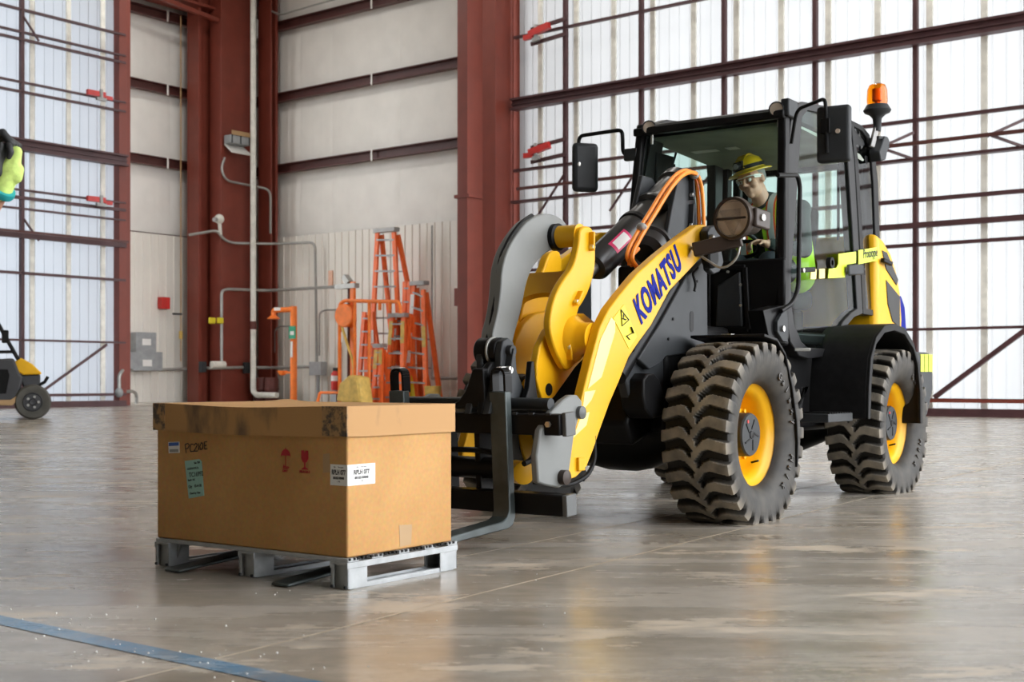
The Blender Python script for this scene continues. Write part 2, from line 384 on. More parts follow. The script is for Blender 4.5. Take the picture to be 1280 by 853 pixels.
for i in range(40):
    c = Vector((random.uniform(-1.6, .2), random.uniform(3.3, 5.6))); r = random.uniform(.001, .003); g.ball((c.x, c.y, r*.7), r, r, r, 6, 4)
o = g.build('grit', SPECK); o['kind'] = 'stuff'; tag(o, 'white grit scattered over the concrete around the blue line', 'grit')

# shell: back walls, roof, outside apron
wr = struct(HB().box(-.3, 14.7, -.5, -.35, 0, ROOF).build('wall_right', REDD))
wl = struct(HB().box(-.5, -.35, -.3, 7.6, 0, ROOF).build('wall_left', REDD))
def corrug(a, b, pitch, w, d):
    pts = [(a, 0)]; x = a+pitch/2
    while x < b-w:
        pts += [(x-w, 0), (x-w*.6, d), (x+w*.6, d), (x+w, 0)]; x += pitch
    return pts+[(b, 0)]
def sheet_s(pts, t, z0, z1, flip=1):   # along s at fixed t
    m = HB(); n = len(pts); m.add([(s, t+flip*d, z) for z in (z0, z1) for s, d in pts], [(i, i+1, n+i+1, n+i) for i in range(n-1)]); return m
def sheet_t(pts, s, z0, z1, flip=1):
    m = HB(); n = len(pts); m.add([(s+flip*d, t, z) for z in (z0, z1) for t, d in pts], [(i, i+1, n+i+1, n+i) for i in range(n-1)]); return m
x = -.3
while x < 14.6:
    x2 = min(x+1.22, 14.7); sheet_s(corrug(x, x2, .305, .035, .035), -.2, 0, 5.5).build('liner_panel', LINER, wr, recalc=False); x = x2
x = -.3
while x < 7.5:
    x2 = min(x+1.22, 7.6); sheet_t(corrug(x, x2, .305, .035, .035), -.2, 0, 5.45).build('liner_panel', LINER, wl, recalc=False); x = x2
GZ = [7.63, 10.02, 12.41, 14.8]; zz = [5.5]+[g_-.0 for g_ in GZ]
def pillow(a, b, z0, z1, fixed, along_s):
    m = HB()
    def f(u, v):
        w = a+(b-a)*u; z = z0+(z1-z0)*v; d = .07*(sin(pi*v)**.5)*(.55+.45*sin(pi*u)**.4)+.012*sin(w*31+v*2)*sin(pi*v)
        return (w, fixed+d, z) if along_s else (fixed+d, w, z)
    return m.grid(f, 13, 7)
for k in range(len(GZ)):
    z0 = zz[k]; z1 = zz[k+1]; x = -.3
    while x < 14.6: x2 = min(x+1.5, 14.7); pillow(x, x2, z0, z1, -.33, True).build('insulation_panel', INSUL, wr, recalc=False); x = x2
    x = -.3
    while x < 7.5: x2 = min(x+1.5, 7.6); pillow(x, x2, z0, z1, -.33, False).build('insulation_panel', INSUL, wl, recalc=False); x = x2
for z in GZ:
    h = .30
    m = HB(); m.box(-.3, 14.7, -.2, .03, z, z+.03); m.box(-.3, 14.7, -.2, .03, z+h-.03, z+h); m.box(-.3, 14.7, -.17, -.13, z+.03, z+h-.03); m.build('girt', REDD, wr)
    m = HB(); m.box(-.2, .03, -.3, 7.6, z, z+.03); m.box(-.2, .03, -.3, 7.6, z+h-.03, z+h); m.box(-.17, -.13, -.3, 7.6, z+.03, z+h-.03); m.build('girt', REDD, wl)
    s_ = (6.294, 10.124)[0]; HB().box(s_-.03, s_+.03, .03, .05, z-.05, z+h+.03).build('strap', STRAP, wr)
    s_ = (11.559, 9.369)[0]; HB().box(s_-.03, s_+.03, .03, .05, z-.05, z+h+.03).build('strap', STRAP, wr)
    t_ = (3.036, 10.467)[0]; HB().box(.03, .05, t_-.03, t_+.03, z-.05, z+h+.03).build('strap', STRAP, wl)
    t_ = (4.535, 10.191)[0]; HB().box(.03, .05, t_-.03, t_+.03, z-.05, z+h+.03).build('strap', STRAP, wl)
cl_ = struct(HB().box(-1, S1, -1, T1, ROOF, ROOF+.2).build('ceiling', WALLD))
for ls_, lt_ in [(a, b) for a in (6, 15, 24) for b in (6, 15)]: HB().box(ls_-.8, ls_+.8, lt_-.5, lt_+.5, 14.66, 14.84).build('lamp_housing', ELBOX, cl_)
struct(HB().box(-1, S1, T1, T1+.3, 0, ROOF).build('wall_back', WALLD))
struct(HB().box(S1, S1+.3, -1, T1, 12.5, ROOF).box(S1, S1+.3, 27.5, T1, 0, 12.5).build('wall_front_light_block', WALLD))  # unseen; lower box is added to keep the opening's light off the carton front
struct(HB().box(-1.2, -.9, 16, T1, 0, ROOF).build('wall_side', WALLD))
struct(MB().add([(-160, -160, -.06), (160, -160, -.06), (160, 160, -.06), (-160, 160, -.06)], [(0, 1, 2, 3)]).build('trim_apron', PAVE, recalc=False))

# red steel columns
def column(name, boxes, m=RED):
    b = HB()
    for a in boxes: b.box(*a)
    return struct(b.build(name, m, bevel=.008))
def hcol(name, s0, s1, t0, t1, fl_=.06, web_t=None):   # H section, flanges square to t, open towards +s
    b = HB(); b.box(s0, s1, t1-fl_, t1, 0, ROOF); b.box(s0, s1, t0, t0+fl_, 0, ROOF)
    b.box(s0+.06, (s0+s1)/2, t0+fl_, t1-fl_, 0, ROOF); return struct(b.build(name, RED, bevel=.006))
column('trim_1', [(.34, .92, 2.38, 2.5, 0, ROOF), (.52, .66, 1.3, 2.38, 0, ROOF), (.34, .92, 1.2, 1.3, 0, ROOF)])
column('trim_2', [(.98, 1.38, .74, 2.0, 0, ROOF), (.9, 1.46, 1.94, 2.02, 0, ROOF), (.9, 1.46, .66, .74, 0, ROOF)])
column('trim_3', [(1.5, 1.95, .02, .12, 0, ROOF), (1.35, 1.98, .3, .36, 0, ROOF), (1.35, 1.7, .12, .3, 0, ROOF)])
column('trim_4', [(11.05, 11.42, .75, 1.5, 0, ROOF), (10.98, 11.30, .3, .75, 0, ROOF), (10.98, 11.46, .2, .32, 0, ROOF)])
HB().box(10.95, 11.50, .65, 1.53, (11.593, 5.905)[1]-.06, (11.593, 5.905)[1]+.03).build('splice_plate', RED, bpy.data.objects['trim_4'])
for z, s_ in (((11.067, 3.092)[1], 11.0),):
    HB().box(10.9, 11.05, 1.3, 1.46, z-.28, z+.22).build('junction_plate', RED, bpy.data.objects['trim_4'])
column('trim_5', [(14.0, 14.42, 3.3, 4.0, 0, ROOF), (14.1, 14.45, 2.9, 3.3, 0, ROOF), (14.0, 14.9, 2.75, 2.95, 0, ROOF)])
column('trim_6', [(3.45, 4.2, 7.56, 7.80, 0, ROOF), (3.2, 3.45, 6.9, 7.80, 0, ROOF)])
t6 = bpy.data.objects['trim_6']
# overhead beams at the top left corner
b = HB(); b.box(.2, 1.2, 1.0, 9, 12.78, 12.86); b.box(.65, .75, 1.0, 9, 12.86, 14.3); b.box(.2, 1.2, 1.0, 9, 14.3, 14.4); struct(b.build('trim_7', RED))
struct(HB().box(.2, 14.5, .3, .9, 13.95, 14.1).build('trim_8', RED))
b = HB(); b.bar((1.2, 5.2, 12.75), (1.3, 2.0, 12.4), .16, .12); struct(b.build('trim_9', RED))

# ---------------------------------------------------------------- hangar doors of translucent sheets
def hangar_door(name, along_s, fixed, a0, a1, ribs, posts, levels, girder, braces, PM, top):
    # frame lies at `fixed`, sheets 0.22 behind it
    def B(m, u0, u1, d0, d1, z0, z1): return m.box(u0, u1, fixed+d0, fixed+d1, z0, z1) if along_s else m.box(fixed+d0, fixed+d1, u0, u1, z0, z1)
    def P(u, d, z): return (u, fixed+d, z) if along_s else (fixed+d, u, z)
    m = HB(); B(m, a0, a1, -.16, .05, 0, .16); B(m, a0, a1, -.20, .10, .0, .04)
    root = struct(m.build(name, DOORF))
    edges = [a0]+ribs+[a1]
    for i in range(len(edges)-1):
        e0, e1 = edges[i], edges[i+1]
        if e1-e0 < .05: continue
        pts = corrug(e0, e1, .27, .02, .012)
        (sheet_s(pts, fixed-.26, .1, top) if along_s else sheet_t(pts, fixed-.26, .1, top)).build('translucent_sheet', PM, root, recalc=False)
    for u in ribs: m = HB(); B(m, u-.065, u+.065, -.245, -.19, .12, top); m.build('sheet_rib', RIB, root)
    for u in posts: m = HB(); B(m, u-.045, u+.045, -.10, .02, .1, top); m.build('post', DOORF, root)
    for z, h, d in levels: m = HB(); B(m, a0, a1, -.08, d, z-h/2, z+h/2); m.build('rail', DOORF, root)
    for z0, z1 in girder:
        m = HB(); B(m, a0, a1, -.1, .16, z1-.05, z1); B(m, a0, a1, -.06, .06, z0+.05, z1-.05); B(m, a0, a1, -.1, .16, z0, z0+.05); B(m, a0, a1, .06, .09, (z0+z1)/2-.02, (z0+z1)/2+.02); m.build('girder', DOORF, root)
    for p, q, w in braces: HB().bar(P(p[0], p[2], p[1]), P(q[0], q[2], q[1]), w, w).build('brace', DOORF, root)
    return root
ribsR = [15.291+1.0925*i for i in range(24)]
postsR = [16.183+2.179*i for i in range(12)]
lvR = [(.325, .075, .04), (1.755, .055, .02), (3.47, .07, .02), (3.865, .11, .05), (4.38, .08, .02), (5.20, .06, .12), (6.0, .07, .02), (9.36, .06, .02), (10.9, .06, .02)]
brR = [((25.309, 0.381)+(.03,), (27.061, 1.688)+(.03,), .09)]
p_ = (27.061, 1.688); q_ = (25.309, 0.381)
brR = [((q_[0], q_[1], .03), (2*p_[0]-q_[0], 2*p_[1]-q_[1], .03), .09)]
for i in range(0, 12):   # upper walkway rail braces
    u = postsR[i]; 
    if i >= 3: brR += [((u-.02, 6.0-.25, .02), (u-.02-.55, 5.42, .5), .06), ((u, 5.2, .02), (u-.5, 5.42, .5), .05)]
for i in range(0, 3):
    u = postsR[i]; brR.append(((u, 5.75, .02), (u-.85, 4.75, .02), .045))
dR_ = hangar_door('door_2', True, 3.5, 14.6, 39.0, ribsR, postsR, lvR, [(7.51, 7.80)], brR, PANEL, 12.6)
m = HB(); m.bar((15.1, 4.0, 5.44), (39, 4.0, 5.44), .07, .07); m.build('walkway_rail', REDD, dR_)
for u in (24.0, 27.9): HB().bar((u-.25, 4.0, 5.44), (u+.4, 4.0, 5.44), .10, .10).build('grey_sleeve', ALU, dR_)
HB().box(22.9, 39, 3.5, 3.58, .28, .35).build('bumper_rail', RED, dR_)
ribsL = [9.24-1.06*i for i in range(0, 2)]+[10.311+1.06*i for i in range(5)]; ribsL = sorted(ribsL)
postsL = [10.709+2.16*i for i in range(4)]
lvL = [(.325, .075, .04), (1.755, .055, .02), (3.48, .07, .02), (4.45, .14, .06), (5.14, .05, .02), (5.42, .08, .03), (5.62, .05, .03), (8.15, .06, .02), (8.40, .05, .02), (9.50, .06, .03), (9.69, .05, .03), (10.27, .06, .02)]
brL = [((8.215, 1.689)+(.03,), (10.01, 0.53)+(.03,), .06)]
c_ = (8.215, 1.689); d_ = (10.01, 0.53); brL = [((c_[0], c_[1], .03), (2*d_[0]-c_[0], 2*d_[1]-c_[1], .03), .06)]
for pz in (10.1, 4.9):
    brL.append(((10.709, pz, .02), (10.709-.45, pz-.55, .02), .045))
dL_ = hangar_door('door_1', False, 4.2, 7.6, 16.0, ribsL, postsL, lvL, [(6.62, 6.93)], brL, PANELB, 12.6)
HB().bar((4.75, 7.9, 4.48), (4.75, 16, 4.48), .06, .06).build('walkway_rail', REDD, dL_)
# door roller clamps beside the columns
def clamp(n, s, t, z, along_s, label):
    k = 1 if along_s else -1
    def q(u, d, w): return (s+u, t+d, z+w) if along_s else (s+d, t+u, z+w)
    root = bpy.data.objects.new('door_clamp', None); COL.objects.link(root); root.location = HP(s, t, z); tag(root, label, 'clamp', 'red door clamps')
    mi = root.location
    def build(mb, name, mt):
        mb.v = [v-mi for v in mb.v]; return mb.build(name, mt, root)
    m = HB(); m.bar(q(0, .1, 0), q(.62, .1, .13), .12, .16); build(m, 'clamp_body', BRRED)
    m = HB(); m.bar(q(-.16, .1, -.06), q(.12, .1, -.06), .1, .12); build(m, 'clamp_jaw', BRRED)
    m = HB(); m.bar(q(.12, .1, -.16), q(.3, .1, -.13), .1, .1); m.cyl(q(.2, .1, -.2), q(.2, .1, .22), .05, n=8); build(m, 'roller', ALU)
    m = HB(); m.bar(q(.0, .02, -.22), q(1.1, .02, -.13), .06, .09); m.bar(q(.0, .02, .14), q(1.1, .02, .24), .06, .09); build(m, 'clamp_arm', DOORF)
clamp(0, 15.25, 3.6, (15.44, 9.286)[1], True, 'red door clamp on the right hangar door above the main girder')
clamp(1, 15.25, 3.6, (15.44, 6.355)[1], True, 'red door clamp on the right hangar door below the main girder')
for i, (px, py) in enumerate(((122,118), (122,250))):
    tz = ((8.559, 8.45), (8.559, 5.595))[i]
    m0 = 1
    root = empty('door_clamp', HP(4.3, tz[0], tz[1]), 0, ('red door clamp on the left hangar door above the main girder', 'red door clamp on the left hangar door below the main girder')[i], 'clamp', 'red door clamps')
    mi = root.location
    def bld(mb, name, mt): mb.v = [v-mi for v in mb.v]; return mb.build(name, mt, root)
    m = HB(); m.bar((4.35, tz[0]+.35, tz[1]), (4.35, tz[0]-.2, tz[1]), .10, .14); bld(m, 'clamp_body', BRRED)
    m = HB(); m.bar((4.35, tz[0]-.2, tz[1]-.06), (4.35, tz[0]-.42, tz[1]-.06), .08, .10); bld(m, 'clamp_jaw', BRRED)
    m = HB(); m.cyl((4.4, tz[0]-.05, tz[1]-.14), (4.4, tz[0]-.05, tz[1]+.12), .05, n=8); m.bar((4.4, tz[0]+.1, tz[1]-.14), (4.4, tz[0]-.2, tz[1]-.14), .08, .08); bld(m, 'roller', ALU)

# ---------------------------------------------------------------- the wheel loader (x forward, y to its left, z up)
LO = (0.6360689, 7.1840559, 0); LR = R(-125.6)
loader = empty('wheel_loader', LO, LR, 'yellow and black wheel loader with a cab, carrying pallet forks', 'loader')
def plate(name, poly, y0, y1, m, parent=loader, bevel=.006, sm=0):
    return MB().prism(smooth2(poly, sm) if sm else poly, y0, y1).build(name, m, parent, bevel)
def P3(xz, y): return (xz[0], y, xz[1])

# wheels: rim part with tyre, hub cap, nuts as sub-parts
def tyre_mesh():
    NL, K = 27, 20; n = NL*K; prof = []
    def arc(a, b, m): return [tuple(a[i]+(b[i]-a[i])*k/m for i in (0, 1)) for k in range(m)]
    half = [(.105, .268), (.128, .276), (.150, .296), (.168, .325), (.178, .36), (.183, .392), (.184, .418), (.181, .436), (.174, .449)]
    crown = [(.174-.348*k/34, .452+.006*(1-((.174-.348*k/34)/.174)**2)) for k in range(1, 34)]
    prof = half + crown + [(-a, r) for a, r in reversed(half)]
    pitch = 2*pi/NL; vs = []; lug = []
    def sm(e0, e1, x): t = max(0, min(1, (x-e0)/(e1-e0))); return t*t*(3-2*t)
    knots = [(-.03, -.42), (.0, -.36), (.05, .16), (.08, .24), (.115, .16), (.19, .0)]
    def off(a):
        for (a0, o0), (a1, o1) in zip(knots, knots[1:]):
            if a <= a1: return o0+(o1-o0)*max(0, (a-a0))/(a1-a0)
        return knots[-1][1]
    for i in range(n):
        th = 2*pi*i/n
        for j, (y, r) in enumerate(prof):
            h = 0; onside = j < 7 or j >= len(prof)-7
            for side, ph in ((1, 0), (-1, .5)):
                a = side*y
                if a < -.022: continue
                ph_ = (th/pitch - ph - off(a)) % 1.0; d = abs(ph_-.5)
                wdt = .245+.025*min(1, max(0, a/.17))
                hh = 1-sm(wdt-.012, wdt+.05, d)
                hh *= sm(-.022, -.012, a); h = max(h, hh)
            if r < .40: h = 0
            elif r < .44: h *= (r-.40)/.04*.9
            rr = r+.034*h if r > .43 else r
            yy = y*(1+.035*h) if r > .40 else y
            if r < .40: rr = r+.0016*(1 if abs(r-.325) < .02 or abs(r-.36) < .004 else 0)
            x, z = rr*cos(th), rr*sin(th)
            if z < -.4565: z = -.4565; yy *= 1.03
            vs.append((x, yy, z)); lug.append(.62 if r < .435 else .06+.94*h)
    k = len(prof)
    fs = [(i*k+j, ((i+1) % n)*k+j, ((i+1) % n)*k+j+1, i*k+j+1) for i in range(n) for j in range(k-1)]
    me = bpy.data.meshes.new('tyre'); me.from_pydata(vs, [], fs)
    at = me.attributes.new('lug', 'FLOAT', 'POINT'); at.data.foreach_set('value', lug)
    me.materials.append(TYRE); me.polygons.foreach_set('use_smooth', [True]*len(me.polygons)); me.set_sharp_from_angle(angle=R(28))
    bm = bmesh.new(); bm.from_mesh(me); bmesh.ops.recalc_face_normals(bm, faces=bm.faces); bm.to_mesh(me); bm.free()
    return me
def make_wheel():
    rim = MB().lathe([(.0, .005), (.095, .005), (.125, .0), (.135, -.025), (.150, -.06), (.19, -.055), (.205, -.02), (.212, .03), (.222, .066), (.232, .086), (.252, .094), (.264, .104), (.268, .116), (.262, .122), (.254, .118), (.246, .104), (.225, .108),
                      ][0:1]+[(.10, .02), (.128, .016), (.145, -.01), (.165, -.045), (.185, -.05), (.198, -.02), (.204, .03), (.214, .062), (.230, .078), (.246, .088), (.256, .104), (.266, .110), (.270, .104), (.268, .09), (.25, .07), (.24, -.13)], d=(0, 1, 0), n=48)
    rim.v = [V(v.x*1.065, v.y, v.z*1.065) for v in rim.v]
    w = rim.build('wheel', RIMY, loader, sharp=30)
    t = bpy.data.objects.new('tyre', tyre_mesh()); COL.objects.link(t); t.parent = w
    MB().lathe([(.115, .01), (.115, .082), (.109, .092), (.0, .094)], d=(0, 1, 0), n=36).build('hub_cap', CHAR, w, sharp=30)
    m = MB()
    for k in range(5):
        a = 2*pi*k/5+.4; m.bar((.03*cos(a), .0945, .03*sin(a)), (.085*cos(a+.35), .0945, .085*sin(a+.35)), .008, .004, up=(0, 1, 0))
    m.lathe([(.022, .09), (.022, .098), (0, .1)], d=(0, 1, 0), n=12); m.build('hub_emblem', BLK, w)
    MB().cyl((.045, .093, .07), (.045, .0965, .07), .009, n=10).build('red_mark', BRRED, w)
    for k in range(8):
        a = 2*pi*k/8+pi/8; c = V(.132*cos(a), .0, .132*sin(a))
        MB().cyl(c, c+V(0, .034, 0), .013, n=6).build('wheel_nut', RIMY, w, bevel=.002)
    MB().cyl((.205*cos(4.0), .03, .205*sin(4.0)), (.19*cos(4.0), .075, .19*sin(4.0)), .006, n=6).build('valve_stem', BLK, w)
    txt = 'Galaxy  Hulk'; a = R(62)
    for ch in txt:
        if ch != ' ':
            c = V(-.352*cos(a), .1765, .352*sin(a)); ux = V(sin(a), 0, cos(a))*-1; uy = V(-cos(a), 0, sin(a))
            ux = V(-sin(a), 0, -cos(a)); put_text(MB(), ch, .058, c-uy*.02-ux*.015, ux, uy, .006, .001).build('raised_letter', TYREW, w)
        a -= R(10.5)
    return w
w0 = make_wheel()
for i, (x, s) in enumerate(((0, 1), (-2.165, 1), (0, -1), (-2.165, -1))):
    w = w0 if i == 0 else copy_tree(w0, loader)
    w.location = (x, .675*s, .4565); w.rotation_euler = (0, 0 if i == 0 else R(-26*i), 0 if s > 0 else pi)
    if i: w.rotation_euler = (0, 0, 0 if s > 0 else pi)

# boom arms
near = [(-0.126, 1.583), (-0.04, 1.587), (0.035, 1.58), (0.225, 1.498), (0.482, 1.377), (0.677, 1.275), (0.84, 1.166), (0.945, 1.09), (1.032, 0.997), (1.096, 0.87), (1.16, 0.731), (1.229, 0.576), (1.296, 0.421), (1.327, 0.302), (1.296, 0.289), (1.242, 0.296), (1.146, 0.343), (1.089, 0.419), (1.032, 0.507), (0.945, 0.631), (0.855, 0.738), (0.763, 0.856), (0.653, 0.941), (0.54, 1.021), (0.347, 1.206), (0.136, 1.324), (-0.059, 1.437), (-0.164, 1.498), (-0.184, 1.544)]
arm = plate('boom_arm', near, .42, .47, YEL); arm2 = plate('boom_arm', near, -.19, -.14, YEL)
def nearY(name, poly, m, y=.4715, th=.0012, par=None): return MB().prism(poly, y-.003, y+th).build(name, m, par or arm)
K0 = P3((0.65, 1.023), .4725); K1 = P3((0.217, 1.339), .4725)
m = MB(); ux = Vector(K1)-Vector(K0); uy = V(0, 1, 0).cross(ux)
LN = ux.length
vs_, fs_ = text_mesh('KOMATSU', .1, .001, .0035, gap=1.12); wid = max(v.x for v in vs_)-min(v.x for v in vs_)
put_text(m, 'KOMATSU', .195, K0, ux, uy, .0012, .0068, LN/(wid*1.95), gap=1.12); lab(m.build('brand_lettering', BLUEL, arm), 'bold blue maker lettering on the arm')
nearY('warning_decal', [(0.912, 1.043), (0.814, 1.113), (0.689, 0.96), (0.767, 0.899)], DECALY)
m = MB(); tri = [P3(p, .4745) for p in [(0.847, 1.088), (0.771, 1.04), (0.836, 1.007)]]
for i in range(3): m.bar(tri[i], tri[(i+1) % 3], .002, .006, up=(0, 1, 0))
m.ball(P3((0.82, 1.058), .474), .006, .002, .01); m.bar(P3((0.832, 1.046), .4745), P3((0.802, 1.039), .4745), .003, .012, up=(0, 1, 0))
m.bar(P3((0.755, 1.006), .4745), P3((0.732, 0.975), .4745), .002, .018, up=(0, 1, 0)); m.bar(P3((0.794, 0.961), .4745), P3((0.74, 0.975), .4745), .002, .012, up=(0, 1, 0)); m.bar(P3((0.794, 0.961), .4745), P3((0.763, 0.943), .4745), .002, .008, up=(0, 1, 0))
m.build('warning_pictogram', INK, arm)
nearY('reflective_strip', [(0.934, 1.046), (0.897, 1.028), (0.897, 0.978), (1.022, 0.758), (1.143, 0.705), (1.029, 0.94)], PALEY)
nearY('reflective_strip', [(1.171, 0.69), (1.076, 0.697), (1.115, 0.649), (1.191, 0.601)], PALEY)
nearY('reflective_strip', [(1.198, 0.583), (1.129, 0.596), (1.157, 0.534), (1.273, 0.478)], PALEY)
MB().box(*sorted(((1.239, 0.388)[0], (1.184, 0.325)[0])), .46, .485, *sorted(((1.239, 0.388)[1], (1.184, 0.325)[1]))).build('stop_block', YEL, arm, .004)
# cross tube and its flare
tc = (1.016, 0.945)
MB().lathe([(.08, -.16), (.12, -.10), (.12, -.06)], P3(tc, 0), (0, 1, 0), 28).build('boom_cross_tube', YEL, loader, sharp=40)
MB().lathe([(.085, .22), (.125, .275), (.12, .31), (.09, .345), (.078, .37), (.074, .42)], P3(tc, 0), (0, 1, 0), 28).build('boom_cross_tube', YEL, loader, sharp=40)
# middle brackets welded to the cross tube and the bell cranks riding on them
P2 = [(1.168, 0.978), (1.232, 0.901), (1.256, 0.825), (1.256, 0.75), (1.236, 0.701), (1.205, 0.652), (1.141, 0.645), (1.1, 0.669), (1.016, 0.733), (0.923, 0.805), (0.79, 0.882), (0.707, 0.948), (0.73, 1.032), (0.842, 1.075), (1.023, 1.068)]
plate('boom_bracket', P2, .22, .26, YEL, bevel=.006)
P2f = [(1.065, 0.726), (1.065, 0.845), (1.031, 0.945), (0.961, 1.027), (0.87, 1.078), (0.724, 1.105), (0.596, 1.094), (0.519, 0.979), (0.634, 0.85), (0.783, 0.734), (0.891, 0.657), (0.996, 0.646)]
plate('boom_bracket', P2f, -.06, -.02, YEL, bevel=.006)
hc = (1.155, 0.7); MB().lathe([(.030, .0), (.030, .0035), (0, .004)], P3(hc, .258), (0, 1, 0), 20).build('pin_hole', BLK, loader)
MB().lathe([(.055, -.12), (.055, -.02), (.05, 0)], P3(hc, .225), (0, 1, 0), 20).build('pin_boss', YEL, loader)
MB().lathe([(.075, -.09), (.075, -.03), (.07, 0)], P3(hc, .135), (0, 1, 0), 20).build('bucket_bush', BLK, loader)
P1 = [(0.923, 1.498), (0.871, 1.497), (0.841, 1.468), (0.83, 1.41), (0.83, 1.315), (0.864, 1.222), (0.919, 1.147), (1.002, 1.075), (0.995, 0.998), (0.995, 0.874), (1.009, 0.823), (1.059, 0.792), (1.101, 0.796), (1.142, 0.833), (1.19, 0.888), (1.224, 0.949), (1.237, 1.008), (1.224, 1.065), (1.21, 1.103), (1.17, 1.169), (1.108, 1.23), (1.037, 1.285), (1.002, 1.345), (0.98, 1.413), (0.973, 1.475)]
crank = plate('bell_crank', P1, .28, .32, YEL, bevel=.008, sm=1)
P1f = [(0.597, 1.433), (0.528, 1.422), (0.528, 1.298), (0.567, 1.224), (0.62, 1.145), (0.68, 1.038), (0.768, 0.89), (0.876, 0.827), (0.925, 0.928), (0.911, 1.05), (0.862, 1.166), (0.783, 1.24), (0.695, 1.317), (0.657, 1.394)]
plate('bell_crank', P1f, -.13, -.08, YEL, bevel=.008, sm=1)
# web joining the two cranks, with its arched lower edge
w0_, w1_ = (0.903, 1.285), (1.044, 1.127)
wx, wz = w1_[0]-w0_[0], w1_[1]-w0_[1]; wl_ = math.hypot(wx, wz); wn = (wz/wl_, -wx/wl_)
fw_ = []; N_ = 14
for k in range(N_+1):   # plate between the cranks with an arched lower edge
    y_ = -.08+.36*k/N_; e_ = 1.0-.30*max(0, 1-((y_-.12)/.12)**2)**.5 if abs(y_-.12) < .12 else 1.0
    for t_, o_ in ((0, 0), (e_, 0), (e_, .03), (0, .03)): fw_.append((w0_[0]+wx*t_+wn[0]*o_, y_, w0_[1]+wz*t_+wn[1]*o_))
MB().add(fw_, [(i*4+j, i*4+(j+1) % 4, i*4+4+(j+1) % 4, i*4+4+j) for i in range(N_) for j in range(4)]+[(0, 1, 2, 3), (4*N_+3, 4*N_+2, 4*N_+1, 4*N_)]).build('crank_web', YEL, loader)
tb = (0.923, 1.453)
MB().lathe([(.055, -.14), (.055, -.02), (.058, 0)], P3(tb, .29), (0, 1, 0), 24).build('crank_boss', YEL, loader, sharp=40)
MB().lathe([(.05, -.05), (.068, -.04), (.068, -.01), (.05, 0)], P3(tb, .175), (0, 1, 0), 24).build('seal_ring', BLK, loader)
def keeper(c0, c1, y, par, m=YEL):
    a, b = Vector(P3(c0, y)), Vector(P3(c1, y)); MB().bar(a+(a-b)*.35, b+(b-a)*.35, .014, .05, up=(0, 1, 0)).build('pin_keeper', m, par, .004)
    MB().cyl(b+V(0, .0, 0), b+V(0, .022, 0), .014, n=6).build('keeper_bolt', STEEL, par, .002)
keeper((0.885, 1.452), (0.885, 1.397), .324, crank); keeper((0.994, 1.16), (1.026, 1.12), .324, crank); keeper((1.086, 0.857), (1.093, 0.903), .324, crank)
# grey curved tilt link
lk = [(1.447, 0.95), (1.403, 1.044), (1.378, 1.15), (1.369, 1.259), (1.333, 1.341), (1.275, 1.413), (1.183, 1.495), (1.102, 1.536), (1.019, 1.562), (0.934, 1.567), (0.855, 1.551), (0.796, 1.517), (0.759, 1.488), (0.766, 1.438), (0.848, 1.411), (0.97, 1.385), (1.054, 1.339), (1.129, 1.28), (1.173, 1.2), (1.196, 1.125), (1.223, 1.052), (1.256, 0.986), (1.288, 0.909), (1.327, 0.855), (1.397, 0.851), (1.435, 0.887)]
plate('tilt_link', lk, .07, .14, GREY, bevel=.006, sm=1)
he = [(1.433, 0.936), (1.392, 1.045), (1.363, 1.152), (1.354, 1.261), (1.319, 1.343), (1.26, 1.42), (1.168, 1.501), (1.073, 1.546)]; MB().tube(fillet([P3(p, .105) for p in he], .05, 3), .014).build('tilt_link_edge_hose', BLK, loader)
# tilt cylinder, its rod and the accumulator below it
ca, cb = Vector(P3((0.504, 1.302), .06)), Vector(P3((-0.464, 1.87), .06)); cd = (cb-ca).normalized(); CL = (cb-ca).length
cyl_ = MB().lathe([(.0, .08), (.070, .08), (.086, .11), (.086, CL*.70), (.108, CL*.71), (.108, CL*.74), (.096, CL*.76), (.096, CL*.98), (.113, CL*.99), (.113, CL*1.05), (0, CL*1.06)], ca, cd, 32).build('tilt_cylinder', CYLM, loader, sharp=30)
MB().lathe([(.088, CL*.50), (.096, CL*.505), (.096, CL*.53), (.088, CL*.535)], ca, cd, 32).build('cylinder_clamp', BLKM, cyl_)
MB().lathe([(.036, -.06), (.036, .1)], ca, cd, 18).build('cylinder_rod', STEEL, cyl_)
q0 = Vector(P3((0.433, 1.404), .14)); q1 = Vector(P3((0.268, 1.516), .14)); ux = q1-q0; uy = V(0, 1, 0).cross(ux).normalized()
m = MB(); nn = V(0, 1, 0); c = ca+cd*CL*.27; t_ = [];
for side in (1,):
    def cp(u, a): return c+cd*u+(V(0, 1, 0)*cos(a)+cd.cross(V(0, 1, 0))*sin(a))*.0872
sgn = 1 if cd.cross(V(0, 1, 0)).z > 0 else -1
m.grid(lambda u, v: cp((u-.5)*.19, sgn*(.15+v*.85)), 8, 8); m.build('cylinder_label', MAGENTA, cyl_, recalc=False)
m = MB(); m.grid(lambda u, v: cp((u-.5)*.14, sgn*(.27+v*.6))+V(0, .0012, .0006), 8, 8); m.build('cylinder_label_print', PAPER, cyl_, recalc=False)
ga, gb = Vector(P3((0.061, 1.437), .16)), Vector(P3((-0.38, 1.707), .10)); gd = gb-ga; GL = gd.length
MB().lathe([(.0, 0), (.06, 0), (.10, .03), (.105, .10), (.12, .11), (.12, .13), (.108, .14), (.108, GL*.8), (.12, GL*.82), (.12, GL), (0, GL)], ga, gd, 28).build('lift_cylinder_head', CYLM, loader, sharp=30)
